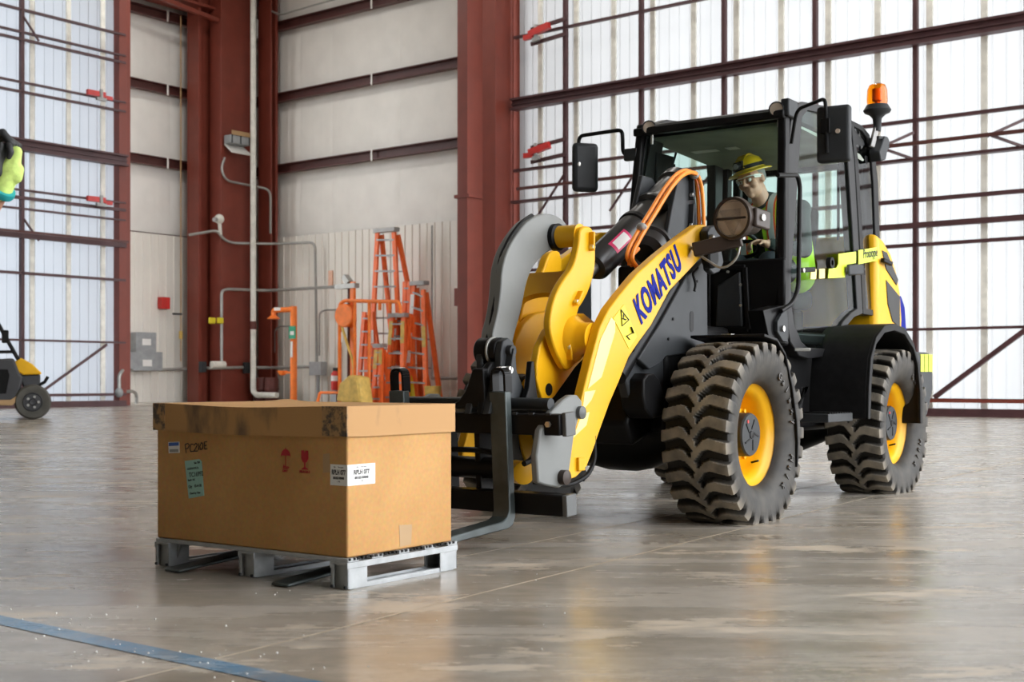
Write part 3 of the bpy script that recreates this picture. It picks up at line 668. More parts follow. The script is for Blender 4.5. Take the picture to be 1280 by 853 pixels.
# lift cylinders under the arms
for s in (1,):
    la_, lb = Vector(P3((0.652, 0.766), .33 if s > 0 else -.13)), Vector(P3((0.081, 1.265), .33 if s > 0 else -.13))
    o = MB().lathe([(0, 0), (.055, 0), (.055, (lb-la_).length)], la_, lb-la_, 20).build('lift_cylinder', BLK, loader)
    MB().bar(Vector(P3((0.6, 0.908), .36 if s > 0 else -.14)), Vector(P3((0.543, 1.011), .36 if s > 0 else -.14)), .05, .1).build('lift_cylinder_eye', BLKM, o, .01)
# hoses
hp = [(0.389, 1.346), (0.447, 1.383), (0.422, 1.435), (0.305, 1.551), (0.15, 1.691), (0.026, 1.805), (-0.094, 1.886), (-0.197, 1.925), (-0.293, 1.922), (-0.342, 1.864), (-0.362, 1.752), (-0.371, 1.629)]
for k, (dy, dz) in enumerate(((0, 0), (.03, -.012))):
    MB().tube(fillet([(p[0]-.0*k, .27+dy, p[1]+dz) for p in hp], .12, 4), .0125, 8).build('orange_hose', ORHOSE, loader)
MB().tube(fillet([P3(p, .28) for p in [(0.431, 1.342), (0.431, 1.384), (0.34, 1.437)]], .05, 4), .012).build('orange_hose', ORHOSE, loader)
MB().tube(fillet([P3(p, .34) for p in [(0.258, 1.097), (0.206, 1.074), (0.171, 1.015)]], .05, 4), .012).build('orange_hose', ORHOSE, loader)
MB().tube(fillet([P3(p, .36) for p in [(0.119, 1.214), (0.181, 1.13), (0.242, 1.063), (0.277, 0.978)]], .05, 4), .011).build('grey_hose', CONDUIT, loader)
for px_ in ((0.315, 1.553), (-0.284, 1.905)):
    c = P3(px_, .285); MB().ball(c, .024, .03, .024, 10, 6).build('hose_clip', ALU, loader)
# tower plates that hold the boom
tw = [(-0.178, 1.917), (-0.292, 1.914), (-0.351, 1.858), (-0.381, 1.733), (-0.4, 1.551), (-0.47, 1.348), (0.025, 1.382), (-0.02, 1.517), (-0.084, 1.692)]
for s in (1, -1):
    tp = plate('boom_tower_plate', tw, .22 if s > 0 else -.02, .25 if s > 0 else .01, CHAR, bevel=.006)
    if s > 0:
        for a_, b_ in (((-0.289, 1.877), (-0.289, 1.795)), ((-0.289, 1.713), (-0.279, 1.621))): keeper(a_, b_, .257, tp, CHAR)
# boom pivot brackets and the lamp bar
pv = [(0.019, 1.541), (-0.019, 1.573), (-0.076, 1.585), (-0.133, 1.568), (-0.153, 1.513), (-0.143, 1.46), (0.0, 1.431)]
plate('boom_pivot_cap', pv, .47, .52, CHAR, bevel=.008)
c = P3((-0.016, 1.508), .53); MB().lathe([(.02, -.02), (.02, .006), (.014, .012), (0, .012)], c, (0, 1, 0), 14).build('pivot_bolt', CONDUIT, loader)
pv2 = [(-0.019, 1.441), (-0.192, 1.464), (-0.221, 1.395), (-0.172, 1.339), (-0.104, 1.321), (-0.047, 1.339)]
plate('boom_pivot_cap', pv2, .46, .50, CHAR, bevel=.008)
c = P3((-0.046, 1.408), .51); MB().lathe([(.06, -.03), (.06, .01), (.05, .02), (0, .02)], c, (0, 1, 0), 20).build('pivot_pin', BLKM, loader)
bx = .12
la0 = (0.495, 1.434); la1 = (0.735, 1.484)
MB().bar((.13, la0[0], la0[1]), (.05, la1[0], la1[1]), .06, .075).build('lamp_bar', DARKBR, loader, .008)
lc = (0.717, 1.59); lcv = V(.06, lc[0], lc[1])
ld = V(.985, -.10, -.03).normalized()
lamp = MB().lathe([(.0, -.17), (.055, -.17), (.075, -.14), (.088, -.03), (.105, .0), (.115, .03), (.112, .06), (.098, .062), (.098, .04)], lcv, ld, 28).build('work_lamp', DARKBR, loader, sharp=35)
MB().lathe([(.0, -.05), (.05, -.03), (.085, .015), (.098, .05)], lcv, ld, 24).build('lamp_reflector', BRONZE, lamp)
MB().lathe([(.0, .054), (.098, .05)], lcv, ld, 24).build('lamp_lens', GLASSC, lamp)
MB().cyl(lcv+ld*-.02, lcv+ld*.03, .018, n=10).build('lamp_bulb', STEEL, lamp)
MB().bar(lcv-V(0, .095, 0)+ld*.052, lcv+V(0, .095, 0)+ld*.052, .012, .012).build('lamp_guard_bar', DARKBR, lamp)
MB().bar(lcv+V(.04, .112, .0), lcv+V(-.11, .125, -.01), .028, .10).build('lamp_pivot', DARKBR, lamp, .01)
MB().cyl(lcv+V(-.02, .12, .0), lcv+V(-.015, .142, .0), .018, n=10).build('pivot_bolt', CONDUIT, lamp)
MB().cyl(lcv-V(0, -.02, .08), V(.05, lc[0]+.02, la1[1]), .018, n=10).build('lamp_stud', STEEL, lamp)
MB().tube(fillet([V(.05, lc[0]+.01, la1[1]-.02), V(.06, lc[0], la1[1]-.10), V(.07, lc[0]-.08, la1[1]-.16), V(.09, lc[0]-.2, la1[1]-.08), V(.11, lc[0]-.25, la1[1]-.03)], .06), .007).build('lamp_cable', CONDUIT, lamp)

# front frame, axle, underside
fr_ = [(-0.216, 1.427), (-0.225, 0.915), (-0.082, 0.895), (0.262, 0.868), (0.314, 0.83), (0.433, 0.799), (0.548, 0.852), (0.314, 1.043), (0.103, 1.239), (0.03, 1.308)]
for s in (1, -1):
    pl = plate('front_frame_side', fr_, .36 if s > 0 else -.40, .40 if s > 0 else -.36, CHAR, bevel=.006)
    ov = (-0.031, 1.064); 
    if s > 0:
        MB().prism([(ov[0]+.022*cos(t)*1, ov[1]+(.035 if sin(t) > 0 else -.035)+.022*sin(t)) for t in [2*pi*k/24 for k in range(24)]], .398, .402).build('oval_hole', BLK, pl)
        for px_ in ((0.183, 1.069), (0.236, 0.961), (-0.091, 1.286)): MB().cyl(P3(px_, .40), P3(px_, .407), .008, n=8).build('frame_bolt', BLK, pl)
        MB().tube(fillet([P3(p, .425) for p in [(-0.052, 1.356), (0.004, 1.322), (-0.033, 1.264), (-0.015, 1.228)]], .02), .008).build('cable', BLK, pl)
bk = [(0.621, 0.774), (0.525, 0.898), (0.206, 0.861), (0.153, 0.724), (0.223, 0.639), (0.377, 0.591), (0.541, 0.611)]
plate('axle_bracket', bk, .30, .36, CHAR, bevel=.01); plate('axle_bracket', bk, -.36, -.30, CHAR, bevel=.01)
rb = [(0.566, 0.746), (0.517, 0.779), (0.451, 0.779), (0.401, 0.75), (0.333, 0.642), (0.35, 0.559), (0.468, 0.545), (0.542, 0.596), (0.566, 0.665)]
plate('axle_mount', rb, .30, .44, BLK, bevel=.01); plate('axle_mount', rb, -.44, -.30, BLK, bevel=.01)
MB().cyl((-.18, .36, .66), (-.18, .50, .66), .022, n=12).build('hose_fitting', ALU, loader)
MB().lathe([(.09, -.56), (.11, -.52), (.11, -.36), (.15, -.30), (.20, -.18), (.22, -.08), (.22, .08), (.20, .18), (.15, .30), (.11, .36), (.11, .52), (.09, .56)], (0, 0, .4565), (0, 1, 0), 28).build('front_axle', BLK, loader, sharp=40)
MB().lathe([(.09, -.56), (.11, -.52), (.11, -.36), (.20, -.15), (.20, .15), (.11, .36), (.11, .52), (.09, .56)], (-2.165, 0, .4565), (0, 1, 0), 28).build('rear_axle', BLK, loader, sharp=40)
m = MB(); m.box(-.55, .22, -.38, .38, .46, 1.05); m.box(-.9, -.3, -.22, .22, .32, .9); m.build('front_frame_body', BLK, loader, .03)
m = MB(); m.prism([(.22, .46), (.42, .40), (.50, .52), (.30, .95), (.22, .98)], -.30, .30); m.build('front_frame_nose', BLK, loader, .02)
MB().prism([(-1.0, .42), (-3.0, .42), (-3.0, 1.0), (-1.0, 1.0)], -.44, .44).build('rear_frame', BLK, loader, .03)
MB().box(.0, .26, .10, .30, .98, 1.36).build('valve_block', BLKM, loader, .02)
MB().tube(fillet([(.3, .2, 1.2), (.35, .2, .95), (.15, .22, .8)], .1), .03).build('black_hose', BLKM, loader)

# coupler, carriage and forks, tilted slightly forward
PIV = (1.52, .10); TA = R(3.7)
def tilt(x, y, z):
    dx, dz = x-PIV[0], z-PIV[1]; return (PIV[0]+dx*cos(TA)+dz*sin(TA), y, PIV[1]-dx*sin(TA)+dz*cos(TA))
def TB(): return MB(tilt)
XF = 1.55
ub = TB().box(XF-.06, XF, -.52, .60, .505, .598).build('carriage_upper_bar', BLK, loader, .006)
m = TB()
for k in range(12): m.box(XF-.012, XF+.002, -.46+k*.09, -.435+k*.09, .594, .604)
m.build('bar_notches', CHAR, ub)
TB().box(XF-.10, XF-.02, .600, .622, .500, .604).build('bar_end_plate', CAPG, ub, .004)
TB().cyl((XF, .545, .555), (XF+.012, .545, .555), .014, n=6).build('bar_end_bolt', STEEL, ub)
lb_ = TB().box(XF-.07, XF, -.52, .60, .15, .245).build('carriage_lower_bar', BLK, loader, .006)
TB().box(XF-.08, XF, .600, .625, .15, .245).build('bar_end_plate', CAPG, lb_, .004)
TB().cyl((XF-.09, -.35, .635), (XF-.09, .50, .635), .028, n=14).build('carriage_cross_tube', CHAR, loader)
TB().cyl((XF-.10, -.34, .335), (XF-.10, .24, .335), .05, n=18).build('coupler_cylinder', BLK, loader)
TB().tube(fillet([(XF-.06, -.06, .42), (XF-.04, .1, .425), (XF-.04, .22, .415)], .03), .013).build('coupler_hose', BLK, loader)
TB().tube(fillet([(XF-.03, -.06, .42), (XF-.03, -.09, .415), (XF-.03, -.10, .375), (XF-.05, -.16, .37)], .02), .009).build('hose_elbow', STEEL, loader)
for yy in (.10, -.1): TB().box(XF-.16, XF-.06, yy-.015, yy+.015, .2, .62).build('carriage_rib', BLK, loader, .006)
# upright ears with the link pin
ear = [(1.34, .60), (1.55, .60), (1.535, .68), (1.50, .75), (1.48, .80), (1.475, .84)]
def ear_poly(dx=0): return [(1.22+dx, .60), (1.56+dx, .60), (1.50+dx, .74), (1.455+dx, .80), (1.45+dx, .87), (1.43+dx, .92), (1.39+dx, .935), (1.35+dx, .915), (1.335+dx, .87), (1.33+dx, .78), (1.27+dx, .68)]
for yy in (.255, .150): TB().prism(ear_poly(.06), yy-.018, yy+.018).build('coupler_ear', CHAR, loader, .005)
TB().prism([(0.177, 0.804), (0.235, 0.802), (0.24, 0.628), (0.025, 0.625), (0.09, 0.659), (0.127, 0.699), (0.149, 0.743)], 1.50, 1.60, 'x').build('coupler_post', BLK, loader, .006)
TB().box(1.38, 1.50, .125, .145, .60, .80).build('coupler_rib', BLK, loader, .005)
TB().prism([(1.48, .60), (1.62, .60), (1.585, .70), (1.565, .80), (1.53, .83), (1.48, .83)], .20, .237).build('coupler_post', BLK, loader, .008)
TB().prism([(1.28, .60), (1.42, .60), (1.36, .70), (1.33, .82), (1.31, .82), (1.30, .7)], .285, .315).build('coupler_gusset', BLK, loader, .005)
pc = (1.45, .875)
TB().cyl((pc[0], .115, pc[1]), (pc[0], .180, pc[1]), .062, n=22).build('link_bush', BLK, loader, .006)
TB().cyl((pc[0], .184, pc[1]), (pc[0], .196, pc[1]), .066, n=22).build('link_washer', CONDUIT, loader, .004)
TB().cyl((pc[0], .20, pc[1]), (pc[0], .236, pc[1]), .062, n=22).build('link_bush', BLK, loader, .006)
m = TB().bar((pc[0], .281, pc[1]+.01), (pc[0]+.04, .281, pc[1]-.10), .014, .055, up=(0, 1, 0)).build('pin_keeper', CHAR, loader, .004)
TB().cyl((pc[0], .27, pc[1]), (pc[0], .30, pc[1]), .026, n=18).build('link_pin', CHAR, loader, .003)
TB().cyl((pc[0]+.035, .283, pc[1]-.085), (pc[0]+.035, .308, pc[1]-.085), .02, n=6).build('keeper_bolt', STEEL, loader, .003)
# grey hook plates at both ends
hk = [(1.603, 0.527), (1.516, 0.605), (1.419, 0.657), (1.36, 0.678), (1.307, 0.677), (1.266, 0.648), (1.266, 0.596), (1.293, 0.575), (1.334, 0.493), (1.36, 0.385), (1.387, 0.282), (1.452, 0.265), (1.566, 0.284), (1.622, 0.298), (1.634, 0.417)]
hk2 = [(1.468, 0.556), (1.351, 0.611), (1.265, 0.654), (1.197, 0.675), (1.135, 0.675), (1.093, 0.644), (1.1, 0.576), (1.135, 0.502), (1.285, 0.503)]
for s in (1, -1):
    hp_ = plate('hook_plate', hk, .485 if s > 0 else -.32, .52 if s > 0 else -.285, GREY, bevel=.008)
    c = P3((1.293, 0.597), .52 if s > 0 else -.32); MB().lathe([(.03, 0), (.03, .02*s), (.012, .028*s), (0, .028*s)], c, (0, 1, 0), 16).build('hook_pin', CAPG, hp_)
    c = P3((1.439, 0.311), .52 if s > 0 else -.32); MB().lathe([(.034, -.02*s), (.034, .03*s), (.014, .036*s), (0, .036*s)], c, (0, 1, 0), 16).build('lock_pin', DARKBR, hp_)
for s in (1, -1): plate('hook_rib', [(1.555, 0.524), (1.511, 0.523), (1.518, 0.278), (1.568, 0.285)], .45 if s > 0 else -.285, .485 if s > 0 else -.25, BLK, bevel=.004)
MB().lathe([(.055, -.1), (.055, 0), (.04, .004), (0, .004)], P3((1.36, 0.315), .26), (.5, .8, 0), 20).build('lock_boss', YEL, loader)
MB().tube(fillet([P3(p, .46) for p in [(1.073, 0.482), (1.059, 0.368), (1.123, 0.296), (1.261, 0.264), (1.361, 0.267)]], .1), .011).build('grey_hose', BLKM, loader)
MB().tube(fillet([P3(p, .32) for p in [(1.363, 0.507), (1.337, 0.432), (1.382, 0.379), (1.446, 0.364)]], .1), .014).build('black_hose', BLK, loader)
def fork(yc):
    y0, y1 = yc-.045, yc+.045; x = XF
    sh = [(x, .70), (x+.045, .70), (x+.045, .17), (x+.062, .143), (x+.10, .130), (x+1.405, .108), (x+1.41, .097), (x+.06, .091), (x+.02, .102), (x, .138)]
    f = TB().prism(sh, y0, y1).build('fork', FORKM, loader, .006)
    TB().box(x+.004, x+.0455, y0+.002, y1-.002, .15, .697).build('fork_shank_face', BLK, f, 0) if False else None
    arch = fillet([(x+.012, yc-.034, .69), (x+.012, yc-.034, .80), (x+.012, yc+.036, .80), (x+.012, yc+.036, .69)], .034, 6)
    m = TB()
    for a, b in zip(arch, arch[1:]): m.bar(a, b, .012, .05, up=(1, 0, 0))
    m.build('fork_latch', BLK, f)
    TB().box(x+.0, x+.034, yc-.006, yc+.022, .8055, .8085).build('latch_tag', PAPER, f)
    return f
fork(.305); fork(-.285)
for o in [o for o in loader.children if o.name.startswith('fork')]: lab(o, 'worn steel fork tine')

# front fenders
fp = [(.06, .985), (-.10, .965), (-.21, .89), (-.31, .72), (-.37, .54), (-.385, .40), (-.375, .27)]
fpi = [(a-.016 if i > 3 else a-.004, b-.016) for i, (a, b) in enumerate(fp)]; fpi = [(a+(.016 if i > 2 else .004), b-(.016 if i < 5 else 0)) for i, (a, b) in enumerate(fp)]
for s in (1, -1): MB().prism(fp+fpi[::-1], .44*s, .87*s).build('front_fender', BLK, loader, .004)
MB().box(-.02, .02, .60, .66, .986, .990).build('fender_plate', CONDUIT, loader)
# rear fenders: front apron and arch
rp = [(-1.405, .505), (-1.42, .70), (-1.455, .88), (-1.55, 1.01), (-1.70, 1.085), (-1.88, 1.105), (-2.08, 1.085), (-2.26, .99), (-2.38, .85), (-2.435, .66), (-2.44, .45)]
rpi = [(-1.435, .505), (-1.45, .70), (-1.485, .865), (-1.57, .985), (-1.71, 1.055), (-1.88, 1.075), (-2.07, 1.055), (-2.24, .965), (-2.35, .835), (-2.405, .655), (-2.41, .45)]
for s in (1, -1):
    f = MB().prism(rp+rpi[::-1], .50*s, .87*s).build('rear_fender', BLKM, loader, .008)
    rl = [(a+.0, b) for a, b in rp]
    MB().prism([(a*1.0, b) for a, b in rp]+[(a-.045 if i < 3 else a+(.0 if i < 8 else .045), b-(.045 if 2 < i < 8 else 0)) for i, (a, b) in enumerate(rp)][::-1], .865*s, .885*s).build('fender_lip', BLKM, f, .004)
    st = MB().box(-1.32, -.93, .60*s, .82*s, .495, .545).build('access_step', CHAR, loader, .004)
    m = MB()
    for k in range(9): m.box(-1.30+k*.04, -1.285+k*.04, .605*s, .815*s, .545, .551)
    m.build('step_tread', BLKM, st)
    MB().prism([(-.90, .60), (-1.40, .5), (-1.40, 1.0), (-.95, 1.0)], .40*s, .50*s).build('cab_side_skirt', BLK, loader, .01)
    MB().prism([(-.95, .52), (-1.05, .52), (-1.12, .70), (-1.16, .70)], .58*s, .60*s).build('step_bracket', BLKM, loader, .003)

# cab: floor tub, fascia, pillars, roof
m = MB(); m.box(-2.40, -.93, -.54, .54, .96, 1.04); m.build('cab_floor', BLK, loader, .02)
MB().prism([(-.90, .95), (-.90, 1.47), (-.95, 1.47), (-.97, .95)], -.56, .56).build('cab_fascia', BLK, loader, .012)
for s in (1, -1):
    if s > 0: pan = [(0.13, 1.322), (0.285, 1.403), (0.301, 1.064), (0.12, 1.063)]
    fp_ = MB().prism([(a*s, b) for a, b in pan], -.905, -.872, 'x').build('fascia_panel', CHAR, loader, .012)
    if s > 0:
        for c in ((0.292, 1.319), (0.292, 1.194), (0.208, 1.401)): MB().cyl((-.872, c[0], c[1]), (-.862, c[0], c[1]), .008, n=8).build('panel_bolt', STEEL, fp_)
fb = [(0.068, 1.432), (0.313, 1.425), (0.334, 1.048), (0.068, 1.054)]; fo = [(0.095, 1.406), (0.303, 1.413), (0.319, 1.058), (0.095, 1.063)]
m = MB(); n_ = 4
for i in range(4):
    a, b = fb[i], fb[(i+1) % 4]; m.bar((-.885, a[0], a[1]), (-.885, b[0], b[1]), .03, .02, up=(1, 0, 0))
m.build('fascia_surround', BLK, loader, .006)
MB().prism([(-1.10, 2.33), (-1.06, 2.37), (-1.08, 2.405), (-1.3, 2.45), (-2.2, 2.46), (-2.40, 2.41), (-2.43, 2.36), (-2.36, 2.33)], -.495, .495).build('cab_roof', BLK, loader, .02)
MB().prism([(-1.12, 2.325), (-1.4, 2.318), (-2.3, 2.29), (-2.38, 2.262), (-2.36, 2.25), (-1.4, 2.30), (-1.13, 2.31)], -.50, .50).build('headliner', HEADL, loader)
for s in (1, -1):
    yo, yi = .57*s, .50*s
    do = [V(x, y*s, z) for x, y, z in [(-1.122, 0.5123, 2.412), (-1.288, 0.5097, 2.471), (-1.637, 0.5095, 2.507), (-2.084, 0.5095, 2.488), (-2.143, 0.5204, 2.227), (-2.161, 0.5418, 1.742), (-2.185, 0.566, 1.192), (-2.018, 0.5674, 1.159), (-1.868, 0.57, 1.09), (-1.756, 0.57, 1.004), (-1.66, 0.57, 0.929), (-1.539, 0.57, 0.892), (-1.231, 0.57, 0.873), (-1.096, 0.57, 0.89), (-0.964, 0.57, 0.97), (-0.918, 0.57, 1.101), (-0.907, 0.5595, 1.339), (-0.964, 0.5446, 1.678), (-1.028, 0.5273, 2.071)]]
    di = [V(x, y*s, z) for x, y, z in [(-1.278, 0.5139, 2.374), (-1.372, 0.5115, 2.43), (-1.635, 0.5104, 2.455), (-1.964, 0.5114, 2.431), (-2.024, 0.5212, 2.21), (-2.056, 0.5422, 1.732), (-2.084, 0.5647, 1.22), (-1.964, 0.5661, 1.188), (-1.815, 0.5689, 1.125), (-1.687, 0.57, 1.028), (-1.606, 0.57, 0.969), (-1.513, 0.57, 0.942), (-1.231, 0.57, 0.941), (-1.132, 0.57, 0.978), (-1.024, 0.57, 1.081), (-0.992, 0.5656, 1.2), (-1.006, 0.5571, 1.393), (-1.096, 0.544, 1.691), (-1.199, 0.5262, 2.095)]]
    n = len(do); m = MB(); ys = V(0, s, 0)
    rgs = [[p-ys*.012 for p in do], [p*.994+di[i]*.006 for i, p in enumerate(do)], [p for p in di], [p-ys*.07 for p in di], [p-ys*.07 for p in do]]
    vs = sum(rgs, []); fs = []
    for k in range(5):
        for i in range(n): a, b = k*n, ((k+1) % 5)*n; fs.append((a+i, a+(i+1) % n, b+(i+1) % n, b+i))
    m.add(vs, fs); door = m.build('cab_door', FRAMEB, loader, .006)
    MB().add([p-ys*.016 for p in di], [tuple(range(len(di)))]).build('door_glass', GLASS, door, recalc=False)
    # rear quarter window behind the B pillar
    qo = [V(x, y*s, z) for x, y, z in [(-2.14, 0.4995, 2.498), (-2.35, 0.4995, 2.494), (-2.487, 0.5004, 2.455), (-2.584, 0.5052, 2.346), (-2.622, 0.5149, 2.125), (-2.605, 0.5324, 1.728), (-2.546, 0.5563, 1.185), (-2.212, 0.5561, 1.188), (-2.203, 0.5315, 1.747), (-2.178, 0.5101, 2.233)]]
    qi = [V(x, y*s, z) for x, y, z in [(-2.198, 0.5, 2.464), (-2.347, 0.5004, 2.455), (-2.436, 0.502, 2.419), (-2.502, 0.5065, 2.317), (-2.524, 0.5154, 2.113), (-2.516, 0.5327, 1.72), (-2.463, 0.5545, 1.226), (-2.277, 0.5543, 1.229), (-2.271, 0.5313, 1.753), (-2.246, 0.5098, 2.242)]]
    n = len(qo); rgs = [qo, qi, [p-ys*.08 for p in qi], [p-ys*.08 for p in qo]]
    vs = sum(rgs, []); fs = []
    for k in range(4):
        for i in range(n): a, b = k*n, ((k+1) % 4)*n; fs.append((a+i, a+(i+1) % n, b+(i+1) % n, b+i))
    qf = MB().add(vs, fs).build('quarter_window_frame', BLK, loader, .006)
    MB().add([p-ys*.01 for p in qi], [tuple(range(len(qi)))]).build('quarter_window_glass', GLASSD if s > 0 else GLASS, qf, recalc=False)
    # A pillar between windscreen and door
    pa = V(-1.05, .490*s, 2.40); pb = V(-.905, .548*s, .98)
    MB().bar(pa, pb, .055, .075).build('front_pillar', BLK, loader, .015)
    MB().bar(V(-1.06, .465*s, 2.36), V(-.92, .52*s, 1.40), .025, .03).build('pillar_trim', BLK, loader, .006)
    MB().bar(V(-2.38, .45*s, 2.33), V(-2.46, .50*s, 1.05), .06, .07).build('rear_pillar', BLK, loader, .02)
    MB().bar(V(-2.42, .30*s, 2.28), V(-2.42, .30*s, 1.2), .02, .025).build('rear_window_bar', BLK, loader, .01)
MB().bar(V(-1.0, -.52, 2.345), V(-1.0, .52, 2.345), .05, .05).build('windscreen_header', BLK, loader, .01)
ws = [(-1.06, -.49, 2.35), (-1.06, .49, 2.35), (-.915, .505, 1.45), (-.915, -.505, 1.45)]
MB().add(ws, [(0, 1, 2, 3)]).build('windscreen', GLASS, loader, recalc=False)
m = MB(); m.box(-2.46, -2.40, -.50, .50, 1.02, 1.30); m.box(-2.46, -2.40, -.5, .5, 2.22, 2.30); m.build('cab_rear_wall', BLK, loader, .01)
MB().add([(-2.44, -.46, 1.3), (-2.44, .46, 1.3), (-2.44, .46, 2.22), (-2.44, -.46, 2.22)], [(0, 1, 2, 3)]).build('rear_window', GLASS, loader, recalc=False)
MB().tube(fillet([(-1.45, -.48, 2.2), (-1.45, -.49, 1.75), (-1.6, -.5, 1.62)], .06), .014).build('inner_grab_handle', BLK, loader)
# interior
m = MB(); m.box(-2.15, -1.65, -.24, .24, 1.22, 1.36); m.build('seat_cushion', SEAT, loader, .05)
m = MB(); m.prism([(-2.08, 1.33), (-2.17, 1.36), (-2.30, 1.92), (-2.22, 1.94)], -.22, .22); m.build('seat_backrest', SEAT, loader, .03)
MB().box(-2.1, -1.7, -.18, .18, 1.04, 1.22).build('seat_base', BLK, loader, .02)
MB().bar((-1.12, 0, 1.04), (-1.30, 0, 1.60), .10, .10).build('steering_column', BLK, loader, .02)
sw = MB(); c = V(-1.33, 0, 1.63); ax = V(-.45, 0, .9).normalized(); u = V(0, 1, 0); w_ = ax.cross(u)
pth = [c+(u*cos(2*pi*k/28)+w_*sin(2*pi*k/28))*.185 for k in range(29)]; sw.tube(pth, .014, 8); sw.bar(c-u*.18, c+u*.18, .03, .02); sw.bar(c, c-w_*.18, .03, .02); sw.build('steering_wheel', BLKM, loader)
MB().box(-1.5, -1.2, -.5, -.3, 1.04, 1.5).build('side_console', BLK, loader, .03)
MB().box(-1.2, -1.0, -.3, .3, 1.04, 1.48).build('dash_panel', BLKM, loader, .03)
MB().prism([(-1.15, 2.24), (-1.15, 2.05), (-1.2, 1.98), (-1.28, 2.0), (-1.3, 2.1), (-1.42, 2.24)], -.47, -.44).build('sun_shade', BLKM, loader, .01)
MB().bar((-1.06, -.25, 2.2), (-.96, -.36, 1.68), .018, .012).build('wiper_arm', BLK, loader)
for a_, b_ in ((-.40, -.22), (-.15, -.07)): MB().box(-1.72, -1.55, a_, b_, 2.288, 2.2945).build('roof_glare_patch', PAPER, loader)  # opaque white patches; the brightness overhead is put into their colour

# door furniture, stickers
def D(name, poly, m, y=.5725, th=.0015): return MB().prism(poly, y-.004, y+th).build(name, m, loader)
D('lime_sticker', [(-1.721, 1.557), (-2.033, 1.597), (-2.033, 1.521), (-1.867, 1.498), (-1.832, 1.412), (-1.545, 1.388), (-1.558, 1.45), (-1.688, 1.464), (-1.721, 1.492)], LIME)
sk = D('lime_sticker', [(-2.077, 1.609), (-2.467, 1.665), (-2.467, 1.571), (-2.077, 1.516)], LIME)
D('lime_sticker', [(-1.267, 1.425), (-1.356, 1.433), (-1.35, 1.371), (-1.261, 1.364)], PALEY); D('lime_sticker', [(-1.401, 1.437), (-1.492, 1.445), (-1.492, 1.385), (-1.401, 1.376)], PALEY)
m = MB(); t0_ = P3((-2.159, 1.562), .5755); t1_ = P3((-2.444, 1.6), .5755)
put_text(m, 'Prototype', .085, t0_, Vector(t1_)-Vector(t0_), (0, 0, 1), .0008, .001, (Vector(t1_)-Vector(t0_)).length/.36); m.build('sticker_lettering', INK, sk)
h_ = MB().tube(fillet([P3(p, .63) for p in [(-0.644, 1.92), (-0.93, 1.957), (-0.966, 1.9), (-0.942, 1.281), (-0.848, 1.191), (-0.689, 1.142)]], .06), .014, 10).build('grab_handle', BLK, loader)
MB().bar(P3((-1.037, 1.403), .60), P3((-1.258, 1.423), .60), .02, .03).build('door_handle', BLKM, loader, .006)
MB().cyl(P3((-1.055, 1.403), .61), P3((-1.055, 1.403), .62), .014, n=12).build('door_lock', STEEL, loader)
MB().lathe([(.018, 0), (.036, 0), (.036, .03), (.018, .03)], P3((-1.539, 1.484), .575), (0, 1, 0), 18, True).build('latch_ring', BLKM, loader)
MB().bar(P3((-1.818, 1.457), .60), P3((-2.078, 1.48), .60), .02, .07).build('door_hinge', CHAR, loader, .012)
MB().prism([(-0.514, 1.14), (-0.802, 1.181), (-0.86, 1.122), (-0.78, 0.969), (-0.86, 0.957), (-0.601, 0.97)], .50, .60).build('hinge_cover', BLK, loader, .01)
MB().prism([(-0.656, 1.081), (-0.768, 1.169), (-0.802, 1.096), (-0.802, 0.965), (-0.734, 0.968), (-0.656, 1.021)], .60, .625).build('hinge_plate', CHAR, loader, .004)
MB().cyl(P3((-0.715, 1.041), .626), P3((-0.715, 1.041), .64), .018, n=8).build('hinge_bolt', STEEL, loader)
MB().bar((-.95, .60, .925), (-1.0, .68, .925), .03, .02).build('latch_bracket', CONDUIT, loader, .004)
# mirrors
mr = V(-.93, .855, (-0.935, 2.174)[1])
m = MB(); m.box(-.035, .03, -.098, .098, -.165, .165); m.v = [mr+Matrix.Rotation(R(8), 3, 'Z') @ v for v in m.v]; mi = m.build('wing_mirror', CHAR, loader, .022, seg=3)
MB().box(mr.x-.042, mr.x-.036, mr.y-.085, mr.y+.085, mr.z-.15, mr.z+.15).build('mirror_glass', GALV, mi)
MB().cyl((mr.x+.03, mr.y+.035, mr.z+.01), (mr.x+.036, mr.y+.035, mr.z+.01), .014, n=12).build('mirror_badge', BRONZE, mi)
MB().tube(fillet([(-1.0, .56, 2.16), (-.99, .60, 2.36), (-.90, .80, 2.38), (-.885, .82, 2.36), (-.885, .83, 2.06)], .05), .011, 10).build('mirror_arm', BLK, mi)
MB().box(mr.x+.03, mr.x+.055, .79, .85, mr.z+.0, mr.z+.09).build('mirror_clamp', BLK, mi, .006)
ml = V(-1.08, -.95, (-1.096, 2.174)[1])
m = MB(); m.box(-.035, .03, -.09, .09, -.165, .165); m.v = [ml+Matrix.Rotation(R(50), 3, 'Z') @ v for v in m.v]; mi = m.build('wing_mirror', CHAR, loader, .03, seg=3)
MB().tube(fillet([(-1.02, -.54, 2.20), (-1.02, -.62, 2.22), (-1.03, -.63, 2.385), (-1.05, -.98, 2.385), (-1.05, -.99, 2.10)], .04), .013, 10).build('mirror_arm', BLK, mi)
MB().ball((-1.04, -.98, 2.19), .03, .03, .04).build('mirror_clamp', STEEL, mi)
MB().box(-1.03, -.99, -.60, -.50, 2.17, 2.25).build('mirror_bracket', CHAR, mi, .01)
